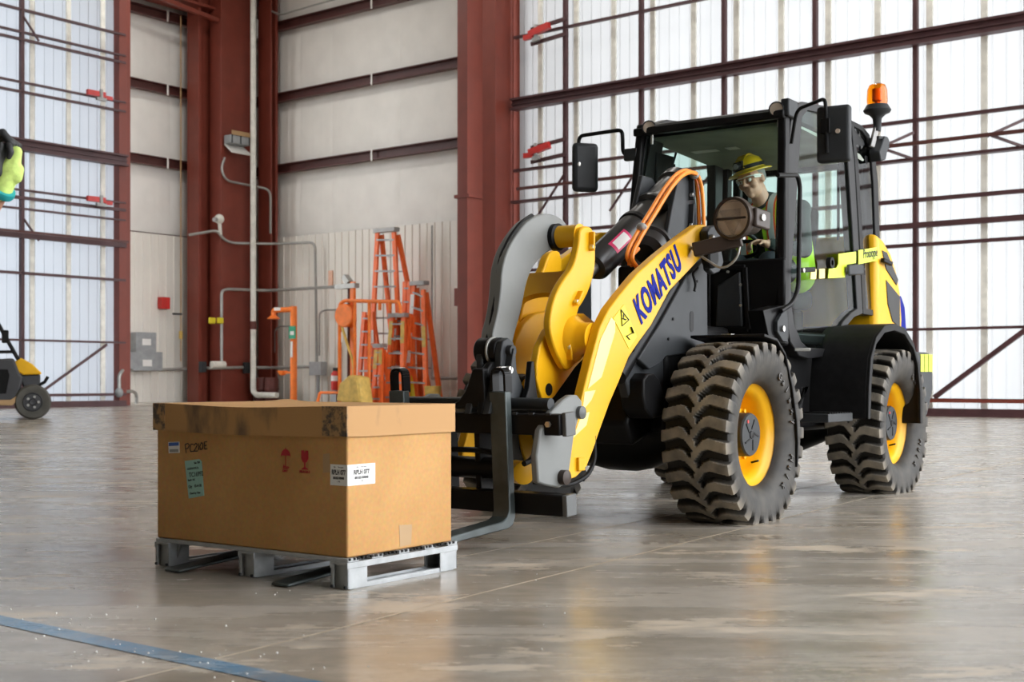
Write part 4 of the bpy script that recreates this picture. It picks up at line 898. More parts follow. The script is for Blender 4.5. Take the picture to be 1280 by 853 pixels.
# roof lamps, beacon
for px_ in ((-0.409, 2.366), (0.467, 2.377)):
    c = V(-1.0, px_[0], px_[1]); rl_ = MB().lathe([(0, -.05), (.03, -.05), (.042, -.01), (.047, .02), (.042, .03), (.038, .02)], c, (1, .3, -.05), 20).build('roof_lamp', BLKM, loader, sharp=35)
    MB().lathe([(0, .022), (.04, .022)], c, (1, .3, -.05), 20).build('lamp_lens', BRONZE, rl_)
    MB().cyl(c-V(.03, 0, .03), c-V(.03, 0, .10), .010, n=8).build('lamp_bracket', STEEL, rl_)
MB().box(-1.14, -1.0, .49, .545, 2.33, 2.44).build('roof_corner_bracket', CHAR, loader, .01)
bc = V(-2.50, .55, 0); zb = (-2.491, 2.656)[1]
bb = MB().lathe([(.0, -.095), (.018, -.095), (.022, -.03), (.04, -.01), (.062, .0), (.068, .012), (.052, .04), (0, .042)], (0, 0, 0), n=24); bb.v = [V(bc.x+v.x*1.4, bc.y+v.y*1.4, zb-.055+v.z*1.35) for v in bb.v]; bb = bb.build('beacon_base', CHAR, loader, sharp=40)
MB().lathe([(.066, .0), (.071, .04), (.068, .11), (.055, .145), (.03, .158), (0, .160)], (bc.x, bc.y, zb-.01), n=24).build('beacon_lens', AMBER, bb)
MB().lathe([(.015, .0), (.015, .10), (.035, .11), (.035, .03), (.02, .02)], (bc.x, bc.y, zb), n=12).build('beacon_lamp', ORHOSE, bb)
MB().bar((bc.x+.03, .52, 2.36), (bc.x, .55, zb-.13), .035, .035).build('beacon_post', ALU, bb, .006)
MB().prism([(-2.463, 2.323), (-2.575, 2.451), (-2.673, 2.432), (-2.591, 2.285), (-2.495, 2.261)], .5, .58).build('beacon_bracket', CHAR, loader, .008)
m = MB(); pth = [P3(p, .56) for p in [(-2.479, 2.425), (-2.673, 2.449), (-2.689, 2.384), (-2.608, 2.355)]]; m.tube(fillet(pth, .03), .012); m.build('bracket_loop', CHAR, loader)

# rear: hood, grilles, counterweight
hd = [(-2.408, 1.762), (-2.567, 1.727), (-2.714, 1.65), (-2.832, 1.528), (-2.917, 1.378), (-2.952, 1.178), (-2.934, 0.992), (-2.392, 0.981)]
hood = MB().prism(hd, -.58, .58).build('engine_hood', YELH, loader, .05, seg=4)
for pg in ([(-2.504, 1.644), (-2.601, 1.635), (-2.834, 1.459), (-2.8, 1.417), (-2.585, 1.516)], [(-2.585, 1.443), (-2.868, 1.341), (-2.868, 1.117), (-2.716, 1.157), (-2.618, 1.277)]): MB().prism(pg, .56, .586).build('hood_grille', GRILLE, hood, .004)
MB().prism([(-2.895, 1.397), (-3.172, 1.389), (-3.261, 1.299), (-3.315, 1.044), (-3.207, 0.988), (-2.895, 0.981)], -.50, .50).build('rear_blue_panel', BLUEL, hood, .05, seg=4)
MB().bar(P3((-2.462, 1.573), .60), P3((-2.582, 1.553), .62), .03, .03).build('hood_latch', BLKM, hood, .006)
cw = [(-2.495, 0.952), (-2.647, 0.939), (-2.875, 0.937), (-2.947, 0.892), (-2.947, 0.67), (-2.822, 0.491), (-2.682, 0.433), (-2.528, 0.437)]
cwo = MB().prism(cw, -.80, .80).build('counterweight', CHAR, loader, .03, seg=3)
MB().box(-2.95, -2.35, -.6, .6, .55, 1.12).build('rear_body', BLK, loader, .03)

for k in range(3): MB().prism([(-2.658, 0.922), (-2.728, 0.923), (-2.728, 0.8), (-2.658, 0.8)], .797, .803).build('lime_tape', LIME, cwo) if k == 0 else None
MB().prism([(-2.745, 0.923), (-2.815, 0.924), (-2.815, 0.801), (-2.745, 0.8)], .797, .803).build('lime_tape', LIME, cwo); MB().prism([(-2.833, 0.925), (-2.914, 0.923), (-2.914, 0.801), (-2.833, 0.801)], .797, .803).build('lime_tape', LIME, cwo)

# ---------------------------------------------------------------- things along the back walls
def at_base(o_list, root):     # keep parts in world shape while their empty sits at the base
    for o in o_list: o.data.transform(Matrix.Translation(-Vector(root.location))); o.parent = root
def hthing(name, base, label, cat, parts, group=None):
    root = empty(name, HP(*base), 0, label, cat, group); at_base(parts, root); return root
def hone(name, mb, m, label, cat, group=None, bevel=0):
    return tag(mb.build(name, m, None, bevel), label, cat, group)
def wrp(p, t): return (p[0], t, p[1])
def wlp(p, s): return (s, p[0], p[1])
# white down pipe with its foot
pz = (1.959, 0.226)
w1 = HB().tube(fillet([(pz[0], 1.1, 14.0), (pz[0], 1.1, pz[1]), (pz[0]+1.15, 1.1, pz[1])], .25, 5), .095, 12).build('riser', PIPEW)
w2 = HB().cyl((pz[0], 1.1, (1.939, 2.375)[1]), (pz[0], 1.1, (1.939, 2.637)[1]), .11, n=12).build('pipe_coupling', BROWNM)
w3 = HB().box(pz[0]-.1, pz[0]+.1, .98, 1.02, (1.939, 12.232)[1]-.3, (1.939, 12.232)[1]+.3).build('pipe_bracket', ALU)
hthing('drain_pipe', (pz[0], 1.1, 0), 'tall white drain pipe running down the red corner column', 'pipe', [w1, w2, w3])
# brown drums behind the pipe
for k, px_ in enumerate((326, 339)):
    c = (1.947, 0.117) if k == 0 else (2.456, 0.122)
    a = HB().lathe([(0, 0), (.21, .02), (.23, .1), (.23, .75), (.21, .8), (0, .8)], (c[0], .75, 0.0), n=16)
    b_ = a.build('drum', BROWNM); r_ = HB().lathe([(.235, .38), (.25, .4), (.25, .44), (.235, .46)], (c[0], .75, 0), n=16).build('drum_hoop', BROWNM, b_)
    tag(b_, ('dark red drum behind the white pipe, next to the column', 'dark red drum behind the white pipe, nearer the orange shower')[k], 'drum', 'dark red drums')
# wall lamp on the corner column
lpz = (1.501, 8.453); s0 = 1.46
pa_ = HB().box(s0, s0+.35, lpz[0]-.40, lpz[0]+.40, lpz[1]-.05, lpz[1]+.22).build('lamp_housing', ELBOX, None, .02)
pb_ = HB().box(s0+.36, s0+.38, lpz[0]-.38, lpz[0]+.38, lpz[1]+.22, lpz[1]+.36).build('lamp_hood', TAPE)
pc_ = HB(); pc_.add([(s0+.02, lpz[0]-.4, lpz[1]-.05), (s0+.02, lpz[0]+.4, lpz[1]-.05), (s0+.42, lpz[0]+.42, lpz[1]-.36), (s0+.42, lpz[0]-.42, lpz[1]-.36), (s0+.0, lpz[0]-.4, lpz[1]-.07), (s0+.0, lpz[0]+.4, lpz[1]-.07), (s0+.40, lpz[0]+.42, lpz[1]-.38), (s0+.40, lpz[0]-.42, lpz[1]-.38)], [(0, 1, 2, 3), (7, 6, 5, 4), (0, 4, 5, 1), (1, 5, 6, 2), (2, 6, 7, 3), (3, 7, 4, 0)]); pc_ = pc_.build('lamp_reflector', STRAP)
pds = [HB().box(s0+.35, s0+.37, lpz[0]+q_-.02, lpz[0]+q_+.02, lpz[1]-.05, lpz[1]+.22).build('lamp_bar', CHAR) for q_ in (-.36, 0, .36)]
hthing('floodlight', (s0, lpz[0], lpz[1]), 'grey floodlight with a white reflector high on the red corner column', 'lamp', [pa_, pb_, pc_]+pds)
# conduits on the column and walls
def conduit(label, pts, r=.035, extra=()):
    o = HB().tube(fillet(pts, .25, 4), r, 8).build('conduit', CONDUIT)
    tag(o, label, 'conduit', 'grey conduits on the walls')
    for e in extra: e.parent = o
    return o
cs = 1.52
conduit('grey conduit dropping from the floodlight on the corner column', [wlp((1.915, 7.944), cs), wlp((2.079, 7.534), cs), wlp((1.849, 7.199), cs), wlp((0.876, 7.159), cs), wrp((2.116, 7.017), .5), wrp((2.116, 5.562), .5)], .04)
conduit('grey conduit curving from the white junction ball along the right wall', [wlp((2.869, 5.383), .9), wlp((2.209, 5.554), cs), wlp((1.981, 5.289), cs), wlp((1.618, 5.19), cs), wrp((2.166, 5.232), .3), wrp((3.823, 5.193), .1), wrp((3.898, 1.243), .1)], .045)
c = wlp((2.144, 5.922), cs); a1 = HB().ball(c, .16, .16, .16).build('ball', PIPEW); a2 = HB().cyl(c, (c[0]+.05, c[1]+.25, c[2]-.05), .07).build('stub', ALU); a3 = HB().cyl(c, (c[0], c[1]-.05, c[2]-.5), .06).build('stub', PIPEW)
hthing('junction_ball', c, 'white round junction fitting on the corner column above the conduits', 'fitting', [a1, a2, a3])
conduit('grey pipe rising up the column and over to the tool stand', [wlp((2.046, 1.19), cs), wlp((2.046, 3.6), cs), wlp((1.816, 3.677), cs), wrp((1.998, 3.677), .5), wrp((5.741, 3.621), .9)], .05)
conduit('grey conduit along the left wall foot above the floor', [wlp((7.877, 0.311), 4.3), wlp((7.877, 0.838), 4.3), wlp((7.774, 0.981), 4.3), wlp((4.583, 1.027), .2), wlp((2.322, 1.078), .2), wlp((2.532, 1.097), cs), wlp((0.876, 1.134), cs), wrp((1.89, 1.123), .3), wrp((3.705, 1.153), .2)], .05)
conduit('grey conduit loop at the foot of the left door column', [wlp((7.877, 0.377), 4.3), wlp((6.934, 0.41), 3.6), wlp((6.655, 0.315), 3.4), wlp((6.655, 0.04), 3.4)], .045)
c = wlp((7.877, 0.377), 4.3); tag(HB().ball(c, .11, .11, .14).build('junction_box', ELBOX), 'grey junction box low on the left door column', 'box')
conduit('thin grey conduit on the right wall near the columns', [wrp((8.905, 0.774), .1), wrp((9.85, 0.774), .1)], .05)
conduit('grey conduit hanging down the right wall beside the columns', [wrp((8.873, 5.368), .1), wrp((8.873, 0.726), .1)], .03)
conduit('grey conduit arched over the orange shower box', [wrp((1.902, 1.632), .1), wrp((1.902, 2.407), .1), wrp((2.138, 2.508), .1), wrp((2.683, 2.494), .1)], .03)
conduit('grey conduit stepping up behind the orange rack', [wrp((4.01, 1.502), .1), wrp((4.01, 2.875), .1), wrp((4.232, 2.971), .1), wrp((5.214, 2.964), .1)], .03)
c = (4.003, 1.086); b_ = HB().box(c[0]-.28, c[0]+.28, .02, .28, c[1]-.22, c[1]+.22).build('switch_box', ELBOX, None, .015)
st_ = HB().cyl((c[0], .15, 0), (c[0], .15, c[1]-.2), .06).build('box_post', ELBOX)
hthing('electrical_box', (c[0], .1, 0), 'grey electrical box on a post at the right wall', 'box', [b_, st_])
c = (4.049, 1.311); b1_ = HB().box(.0, .3, c[0]-.62, c[0]+.62, c[1]-.30, c[1]+.30).build('switch_box', ELBOX, None, .02); c2 = (4.049, 1.872)
b2_ = HB().box(.0, .3, c2[0]-.38, c2[0]+.38, c2[1]-.32, c2[1]+.36).build('meter_box', ELBOX, None, .02); b3_ = HB().box(.30, .31, c[0]-.2, c[0]+.15, c[1]-.16, c[1]+.05).build('box_label', PAPER); b4_ = HB().box(.30, .315, c2[0]-.16, c2[0]+.16, c2[1]-.05, c2[1]+.15).build('box_label', PAPER)
hthing('electrical_box', (.1, c[0], c[1]), 'grey electrical box with a meter on the white left wall', 'box', [b1_, b2_, b3_, b4_])
c = (3.121, 3.213); hone('alarm_panel', HB().box(-.15, .06, c[0]-.17, c[0]+.17, c[1]-.19, c[1]+.19), BRRED, 'small red alarm panel on the white left wall', 'panel', None, .01)
c0_, c1_ = (2.682, 12.434), (2.682, 1.324)
q1_ = HB().cyl((.25, c0_[0], 12.6), (.25, c1_[0], c1_[1]), .022, n=6).build('cord', TAPE); q2_ = HB().box(.2, .3, c1_[0]-.02, c1_[0]+.3, (2.682, 2.863)[1]-.03, (2.682, 2.863)[1]+.03).build('cord_lever', CHAR); q3_ = HB().cyl((.25, c1_[0], (2.682, 2.054)[1]), (.25, c1_[0], (2.682, 2.315)[1]), .06).build('cord_weight', YPLAST)
hthing('pull_cord', (.25, c1_[0], c1_[1]), 'long thin pull cord hanging down the white left wall', 'cord', [q1_, q2_, q3_])
for k, c in enumerate((wlp((2.419, 2.628), 1.5), wlp((2.136, 2.637), 1.55))):
    hone('valve_handle', HB().box(c[0]-.05, c[0]+.05, c[1]-.12, c[1]+.12, c[2]-.10, c[2]+.10), DECALY, ('yellow valve handle on the corner column edge', 'yellow valve handle on the rising grey pipe')[k], 'valve', 'yellow valve handles', .03)
for k, c in enumerate((wlp((2.684, 1.135), 1.35), wlp((1.038, 1.12), 1.55))):
    hone('pipe_clamp', HB().box(c[0]-.06, c[0]+.08, c[1]-.12, c[1]+.12, c[2]-.18, c[2]+.18), CHAR, ('dark pipe clamp on the left of the corner column', 'dark pipe clamp beside the white down pipe')[k], 'clamp', 'dark pipe clamps', .03)
c = wlp((2.209, 1.215), cs); hone('pipe_tee', HB().cyl((c[0], c[1]+.25, c[2]), (c[0]+.05, c[1]-.25, c[2]), .11), PIPEW, 'white pipe tee low on the corner column', 'fitting')
# sprinkler line above the top girt
conduit('thin cream pipe above the top girt of the right wall', [wrp((2.082, 12.942), .4), wrp((2.472, 12.742), .4), wrp((6.838, 12.844), .4)], .03)
# orange safety shower
ts = 1.2
b0_ = (4.0, 0.04); s_ = b0_[0]; zt = (4.0, 2.958)[1]; zh = (3.061, 2.732)
sh1 = HB().cyl((s_, ts, 0), (s_, ts, zt+.1), .11, n=14).build('shower_post', ORANGEP)
sh2 = HB().tube(fillet([(s_, ts, zt), (zh[0], ts, zt), (zh[0], ts, zt-.18)], .08, 4), .085, 10).build('shower_arm', ORANGEP)
sh3 = HB().lathe([(.03, .12), (.2, .0), (.2, -.03), (0, -.03)], (zh[0], ts, zh[1]-.02), n=16).build('shower_head', ORANGEP)
bz = (3.477, 0.955); sh4 = HB().lathe([(.0, -.1), (.1, -.08), (.17, .04), (.17, .06), (.14, .06)], (bz[0], ts, bz[1]), n=16).build('eyewash_bowl', ORANGEP)
sh5 = HB().bar((s_, ts, bz[1]), (bz[0], ts, bz[1]), .07, .07).build('bowl_arm', ORANGEP)
gz_ = (4.056, 2.221); sh6 = HB().box(gz_[0]-.14, gz_[0]+.16, ts+.1, ts+.13, gz_[1]-.2, gz_[1]+.2).build('green_sign', mat('green_sign_paint', (.02, .30, .17), .5)); sh7 = HB().box(gz_[0]-.08, gz_[0]+.10, ts+.13, ts+.135, gz_[1]-.08, gz_[1]+.04).build('sign_symbol', PAPER)
wz_ = (4.019, 1.689); sh8 = HB().box(wz_[0]-.05, wz_[0]+.05, ts+.105, ts+.115, wz_[1]-.25, wz_[1]+.25).build('white_sticker', PAPER); nz_ = (3.327, 2.98); sh9 = HB().box(nz_[0]-.15, nz_[0]+.15, ts+.08, ts+.09, nz_[1]-.04, nz_[1]+.06).build('white_sticker', PAPER)
sh10 = HB().lathe([(.2, 0), (.2, .04), (.1, .06), (0, .06)], (s_, ts, 0), n=16).build('shower_foot', ORANGEP)
hthing('safety_shower', (s_, ts, 0), 'orange safety shower post with an eyewash and green sign', 'shower', [sh1, sh2, sh3, sh4, sh5, sh6, sh7, sh8, sh9, sh10])
# fire extinguisher
c = (6.197, 0.409); te = 1.5; fz = .0
e0 = (6.197, 0.409)[1]; e1 = (6.197, 0.994)[1]
x1 = HB().lathe([(0, 0), (.13, .0), (.14, .05), (.14, (e1-e0)*.86), (.07, (e1-e0)), (0, (e1-e0))], (c[0], te, e0), n=16).build('cylinder', BRRED)
x2 = HB().box(c[0]-.08, c[0]+.10, te-.04, te+.04, e1, e1+.10).build('handle', BLKM); x3 = HB().tube(fillet([(c[0]+.05, te, e1+.05), (c[0]+.2, te, e1-.05), (c[0]+.18, te, e0+.25)], .1), .025).build('hose', BLKM)
x4 = HB().lathe([(.143, .28), (.143, .44)], (c[0], te, e0), n=16).build('paper_label', PAPER)
x5 = HB().box(c[0]-.12, c[0]+.12, te-.2, te+.1, .0, e0).build('stand', ELBOX)
hthing('fire_extinguisher', (c[0], te, 0), 'red fire extinguisher on a grey stand against the right wall', 'extinguisher', [x1, x2, x3, x4, x5])
c = (4.283, 4.014); hone('placard', HB().box(c[0]-.09, c[0]+.09, -.16, -.12, c[1]-.25, c[1]+.25), mat('pale_orange_placard', (.80, .50, .36), .6), 'small pale orange placard on the right wall', 'sign')

# ladders
def ladder(label, L0, L1, R0, R1, t, back, nstep, rear_shift=.0, cap=True, m=ORANGE, bands=()):
    # L0/L1 left rail foot and head, R0/R1 right rail (s, z); t depth; back = how far the rear legs reach
    parts = []
    def rail(a, b, ta, tb_, nm, mm, w=.14, d=.08): parts.append(HB().bar((a[0], ta, a[1]), (b[0], tb_, b[1]), w, d, up=(0, 1, 0)).build(nm, mm))
    rail(L0, L1, t, t-.12, 'rail', m); rail(R0, R1, t, t-.12, 'rail', m)
    if back:
        rail((L0[0]+rear_shift, L0[1]), (L1[0]+rear_shift*.3, L1[1]-.08), t-back, t-.2, 'rear_rail', m); rail((R0[0]+rear_shift, R0[1]), (R1[0]+rear_shift*.3, R1[1]-.08), t-back, t-.2, 'rear_rail', m)
        for k in range(2, nstep-1, 2):
            f = (k+.5)/nstep; tb_ = t-back+(back-.2)*f
            a = (L0[0]+rear_shift+(L1[0]+rear_shift*.3-L0[0]-rear_shift)*f, tb_, L0[1]+(L1[1]-L0[1])*f); b = (R0[0]+rear_shift+(R1[0]+rear_shift*.3-R0[0]-rear_shift)*f, tb_, R0[1]+(R1[1]-R0[1])*f)
            parts.append(HB().bar(a, b, .04, .04).build('rear_brace', ALU))
    for k in range(nstep):
        f = (k+.5)/nstep; tt = t-.12*f
        parts.append(HB().bar((L0[0]+(L1[0]-L0[0])*f, tt, L0[1]+(L1[1]-L0[1])*f), (R0[0]+(R1[0]-R0[0])*f, tt, R0[1]+(R1[1]-R0[1])*f), .10, .05).build('step', ALU))
    if cap: parts.append(HB().box(L1[0]-.10, R1[0]+.10, t-.26, t-.02, L1[1]-.02, L1[1]+.10).build('top_cap', ALU))
    for side, f0, f1, mm in bands:
        a, b = (L0, L1) if side == 'L' else (R0, R1)
        p0 = (a[0]+(b[0]-a[0])*f0, a[1]+(b[1]-a[1])*f0); p1 = (a[0]+(b[0]-a[0])*f1, a[1]+(b[1]-a[1])*f1)
        parts.append(HB().bar((p0[0], t+.045-.12*f0, p0[1]), (p1[0], t+.045-.12*f1, p1[1]), 0.143, .01, up=(0, 1, 0)).build('rail_sticker', mm))
    return hthing('step_ladder', (L0[0], t, 0), label, 'ladder', parts, 'orange ladders against the right wall')
def zb(p): return (p[0], 0.0)
ladder('tallest orange step ladder rising above the others at the right wall', zb((7.114, 0.119)), (7.365, 5.2), zb((8.497, 0.133)), (8.043, 5.152), 1.0, 1.0, 11, .28)
ladder('orange step ladder rightmost of the group, nearest the red column', zb((9.025, 0.143)), (9.214, 3.497), zb((9.805, 0.151)), (9.573, 3.342), 1.4, .5, 8, .12, True, ORANGE, (('L', .35, .6, PAPER), ('R', .5, .68, YPLAST), ('L', .75, .92, PAPER)))
ladder('orange step ladder with yellow stickers at the middle of the group', zb((8.477, 0.141)), (8.637, 2.571), zb((9.112, 0.148)), (9.081, 2.558), 1.7, .6, 6, .1, True, ORANGE, (('L', .68, .95, YPLAST), ('R', .7, .95, YPLAST)))
ladder('orange ladder with a pale sticker between the yellow stickered one and the wall', zb((8.528, 0.14)), (8.656, 2.67), zb((8.815, 0.143)), (9.194, 2.653), 1.55, .4, 6, .2, False, ORANGE, (('L', .7, .95, PAPER), ('L', .3, .42, PAPER)))
ladder('low orange step ladder with a light wooden top behind the rack', zb((8.152, 0.023)), (8.217, 1.687), zb((8.458, 0.027)), (8.378, 1.684), 1.9, .4, 5, .06, True, ORANGE, (('L', .62, .95, YPLAST), ('R', .7, .95, YPLAST)))
ladder('red orange ladder leaning left behind the rack bars', zb((6.936, 0.121)), (7.104, 2.777), zb((7.704, 0.128)), (7.406, 2.768), 1.3, .5, 7, -.1, False, ORANGE, (('R', .66, .8, PAPER),))
ladder('short orange ladder folded against the tallest one', zb((8.636, 0.136)), (8.636, 3.632), zb((8.986, 0.139)), (8.795, 3.625), 1.15, 0, 9, 0, False)
c = (9.079, 1.125); hone('yellow_tube', HB().cyl((c[0], 1.2, (9.063, 0.141)[1]-.02), (c[0], 1.2, (9.063, 1.5)[1]), .09, n=10), DECALY, 'upright yellow tube standing between the orange ladders', 'tube')
# orange guard rack
tr_ = 2.1
rp_ = []
top = [(6.98, 0.013), (6.98, 2.962), (7.164, 3.074), (9.358, 2.958), (9.436, 2.806), (9.436, 2.623)]
rp_.append(HB().tube(fillet([(p[0], tr_, max(p[1], 0.03)) for p in top], .12, 4), .055, 8).build('rack_rail', ORANGEP))
for p0, p1 in (((8.2, 0.027), (8.2, 3.012)), ((7.612, 0.02), (7.612, 3.034)), ((8.618, 2.742), (8.618, 2.997)), ((9.029, 2.728), (9.029, 2.981))):
    rp_.append(HB().cyl((p0[0], tr_, max(p0[1], .0)), (p1[0], tr_, p1[1]), .05, n=8).build('rack_post', ORANGEP))
p0, p1 = (6.454, 0.342), (8.216, 0.354); rp_.append(HB().tube(fillet([(p0[0]+.2, tr_+.6, .03), (p0[0], tr_+.3, p0[1]), (p1[0], tr_+.3, p1[1])], .05), .045).build('rack_foot', ORANGEP))
p0, p1 = (6.963, 0.607), (7.629, 0.609); rp_.append(HB().bar((p0[0], tr_, p0[1]), (p1[0], tr_, p1[1]), .06, .09).build('rack_bar', ORANGEP))
p0, p1 = (6.963, 1.94), (7.097, 2.08); rp_.append(HB().box(p0[0]-.1, p0[0]+.15, tr_-.02, tr_+.0, p0[1]-.1, p0[1]+.2).build('paper_tag', PAPER))
hthing('orange_rack', ((6.98, 0.013)[0], tr_, 0), 'orange tube guard rack in front of the leaning ladders', 'rack', rp_)
# tool stand with round orange reel and a pole on top
tp = 1.9; a_ = (7.164, 2.632); b_ = (7.33, 3.339)
q = [HB().box(b_[0]-.07, b_[0]+.07, tp-.05, tp+.05, 0, b_[1]+.3).build('stand_post', ORANGEP), HB().lathe([(0, -.1), (.32, -.1), (.35, -.06), (.35, .06), (.32, .1), (0, .1)], (a_[0], tp+.15, a_[1]), (.1, 1, 0), 20).build('reel', ORANGEP), HB().cyl((b_[0]-.25, tp-.1, 0), (b_[0]-.22, tp-.1, b_[1]+.3), .07, n=8).build('rust_post', BROWNM)]
u0, u1 = (6.657, 3.511), (7.496, 3.522); q.append(HB().bar((u0[0], tp, u0[1]), (u1[0], tp, u1[1]), .2, .14).build('stand_head', CONDUIT)); v0, v1 = (6.996, 3.807), (7.197, 3.606); q.append(HB().bar((v0[0], tp, v0[1]), (v1[0], tp, v1[1]), .2, .16).build('stand_head', CONDUIT))
q.append(HB().tube(fillet([(a_[0]-.1, tp+.2, a_[1]-.3), (a_[0]+.15, tp+.2, a_[1]-.9), (a_[0]+.45, tp+.2, a_[1]-1.5), (a_[0]+.3, tp+.2, a_[1]-2.3)], .4), .04).build('hose', YPLAST))
hthing('reel_stand', (b_[0], tp, 0), 'orange stand with a round hose reel and grey head beside the rack', 'stand', q)
c = (8.158, 0.334); z0 = 0; 
yb = HB(); yb.prism([(c[0]-.62, .12), (c[0]-.1, .02), (c[0]+.42, .02), (c[0]+.28, .80), (c[0]-.1, .86), (c[0]-.5, .62)], 2.3, 2.8); yb = yb.build('bin_body', YPLAST, None, .05)
yc = HB().prism([(c[0]-.05, .10), (c[0]+.36, .10), (c[0]+.24, .72), (c[0]-.02, .78)], 2.79, 2.83).build('bin_flap', YPLAST, None, .02)
hthing('yellow_bin', (c[0], 2.55, 0), 'dirty yellow plastic bin tipped over at the foot of the orange rack', 'bin', [yb, yc])
c = (10.044, 0.27); hone('yellow_bucket', HB().lathe([(0, 0), (.2, 0), (.25, .55), (.22, .55), (.19, .05), (0, .05)], (c[0], 1.4, 0), n=16), YPLAST, 'yellow bucket behind the rightmost ladder by the red column', 'bucket')

# ---------------------------------------------------------------- utility vehicle at the left edge
UY = 23.7; uo = (-8.873, 0.335)
UV = empty('utility_vehicle', (uo[0], UY, 0), R(20.5), 'yellow and black utility vehicle parked by the left hangar door', 'vehicle')
uc = Vector(UV.location)
def UB(): return MB(lambda x, y, z: (x-uc.x, y-uc.y, z))
def upoly(name, pts, y0, y1, m, bevel=.03, par=None): return UB().prism(pts, UY+y0, UY+y1).build(name, m, par or UV, bevel)
wr_ = .325
for dx, yy in ((0, 0), (0, 1.25), (-2.0, 0), (-2.0, 1.25)):
    w = UB().lathe([(.17, .0), (.22, -.02), (.29, -.02), (.32, .03), (.325, .11), (.32, .20), (.29, .25), (.17, .22)], (uo[0]+dx, UY+yy-.05, wr_), (0, 1, 0), 28).build('wheel', UTVT, UV, sharp=50)
    UB().lathe([(0, -.035), (.05, -.045), (.07, -.012), (.15, -.010), (.168, -.030), (.178, -.022), (.178, .05)], (uo[0]+dx, UY+yy-.05, wr_), (0, 1, 0), 20).build('wheel_rim', UTVD, w)
    m = UB()
    for k in range(5): a = 2*pi*k/5; m.cyl((uo[0]+dx+.10*cos(a), UY+yy-.085, wr_+.10*sin(a)), (uo[0]+dx+.10*cos(a), UY+yy-.06, wr_+.10*sin(a)), .025, n=8)
    m.build('wheel_boss', CONDUIT, w)
upoly('hood', [(-9.213, 0.928), (-9.184, 1.076), (-9.08, 1.143), (-8.887, 1.031), (-8.725, 0.869), (-8.717, 0.839), (-9.036, 0.824)], .05, 1.15, YELH, .05)
upoly('front_grille', [(-9.11, 0.824), (-8.739, 0.839), (-8.739, 0.676), (-8.828, 0.572), (-9.036, 0.572)], .12, 1.1, UTVD, .03)
upoly('body_side', [(-10.072, 1.076), (-9.199, 1.135), (-9.095, 0.839), (-9.036, 0.78), (-9.124, 0.409), (-9.273, 0.291), (-10.072, 0.32)], -.02, .12, UTVD, .04)
upoly('body_tub', [(-11.109, 1.031), (-10.072, 1.031), (-9.095, 0.839), (-9.095, 0.513), (-9.273, 0.365), (-11.257, 0.365), (-11.332, 0.957)], .12, 1.15, BLKM, .04)
upoly('door_recess', [(-9.924, 0.928), (-9.302, 0.928), (-9.273, 0.809), (-9.332, 0.483), (-9.924, 0.454)], -.03, -.005, BLK, .004)
upoly('sill', [(-10.072, 0.365), (-9.258, 0.365), (-9.124, 0.454), (-9.095, 0.395), (-9.228, 0.261), (-10.072, 0.276)], -.05, .1, TAPE, .01)
upoly('cargo_bed', [(-11.332, 1.254), (-10.369, 1.254), (-10.369, 0.839), (-11.332, 0.839)], .0, 1.2, YELH, .04)
upoly('seat', [(-10.369, 1.55), (-10.191, 1.55), (-10.072, 1.076), (-9.776, 1.076), (-9.776, 0.957), (-10.369, 0.957)], .15, 1.1, SEAT, .05)
for y in (.05, 1.12):
    pr_ = [(p[0], UY+y, p[1]) for p in [(-9.124, 1.105), (-9.48, 1.787), (-9.598, 1.994), (-10.398, 2.024), (-10.458, 1.076)]]
    UB().tube(fillet(pr_, .1, 4), .035, 8).build('roll_bar', BLKM, UV)
for px_ in ((-9.48, 1.787), (-10.398, 2.024)): UB().cyl((px_[0], UY+.05, px_[1]), (px_[0], UY+1.12, px_[1]), .03, n=8).build('cross_bar', BLKM, UV)
upoly('roof_panel', [(-9.51, 2.024), (-10.428, 2.053), (-10.428, 2.009), (-9.51, 1.979)], .0, 1.17, BLKM, .01)
a, b = (-9.213, 1.254), (-9.465, 1.757); UB().add([(a[0], UY+.08, a[1]), (b[0], UY+.08, b[1]), (b[0], UY+1.1, b[1]), (a[0], UY+1.1, a[1])], [(0, 1, 2, 3)]).build('windscreen', GLASS, UV, recalc=False)
a, b = (-9.184, 1.254), (-9.687, 1.239); UB().bar((a[0], UY+.05, a[1]), (b[0], UY+.05, b[1]), .04, .06).build('dash_rail', BLKM, UV)
for y_ in (.18, .95):
    c = (-8.887, 0.691); UB().ball((c[0], UY+y_, c[1]), .05, .04, .05).build('indicator', ORHOSE, UV); c = (-8.991, 0.706); UB().ball((c[0], UY+y_, c[1]), .05, .04, .06).build('headlight', STEEL, UV)
pb = [(p[0], UY+.3, p[1]) for p in [(-8.769, 0.631), (-8.665, 0.691), (-8.606, 0.794)]]; UB().tube(pb, .03, 8).build('brush_guard', BLKM, UV); UB().bar((pb[0][0], UY+.15, pb[0][2]), (pb[0][0], UY+1.05, pb[0][2]), .06, .08).build('bumper', BLKM, UV)
a = (-9.347, 1.55); UB().bar((a[0], UY+.0, a[1]-.14), (a[0], UY-.0, a[1]+.1), .05, .12).build('mirror', BLKM, UV, .02)
c = (-8.887, 0.335); UB().cyl((c[0], UY+.1, wr_), (c[0], UY+1.3, wr_), .04).build('axle', BLKM, UV); UB().cyl((c[0]-2, UY+.1, wr_), (c[0]-2, UY+1.3, wr_), .04).build('axle', BLKM, UV)

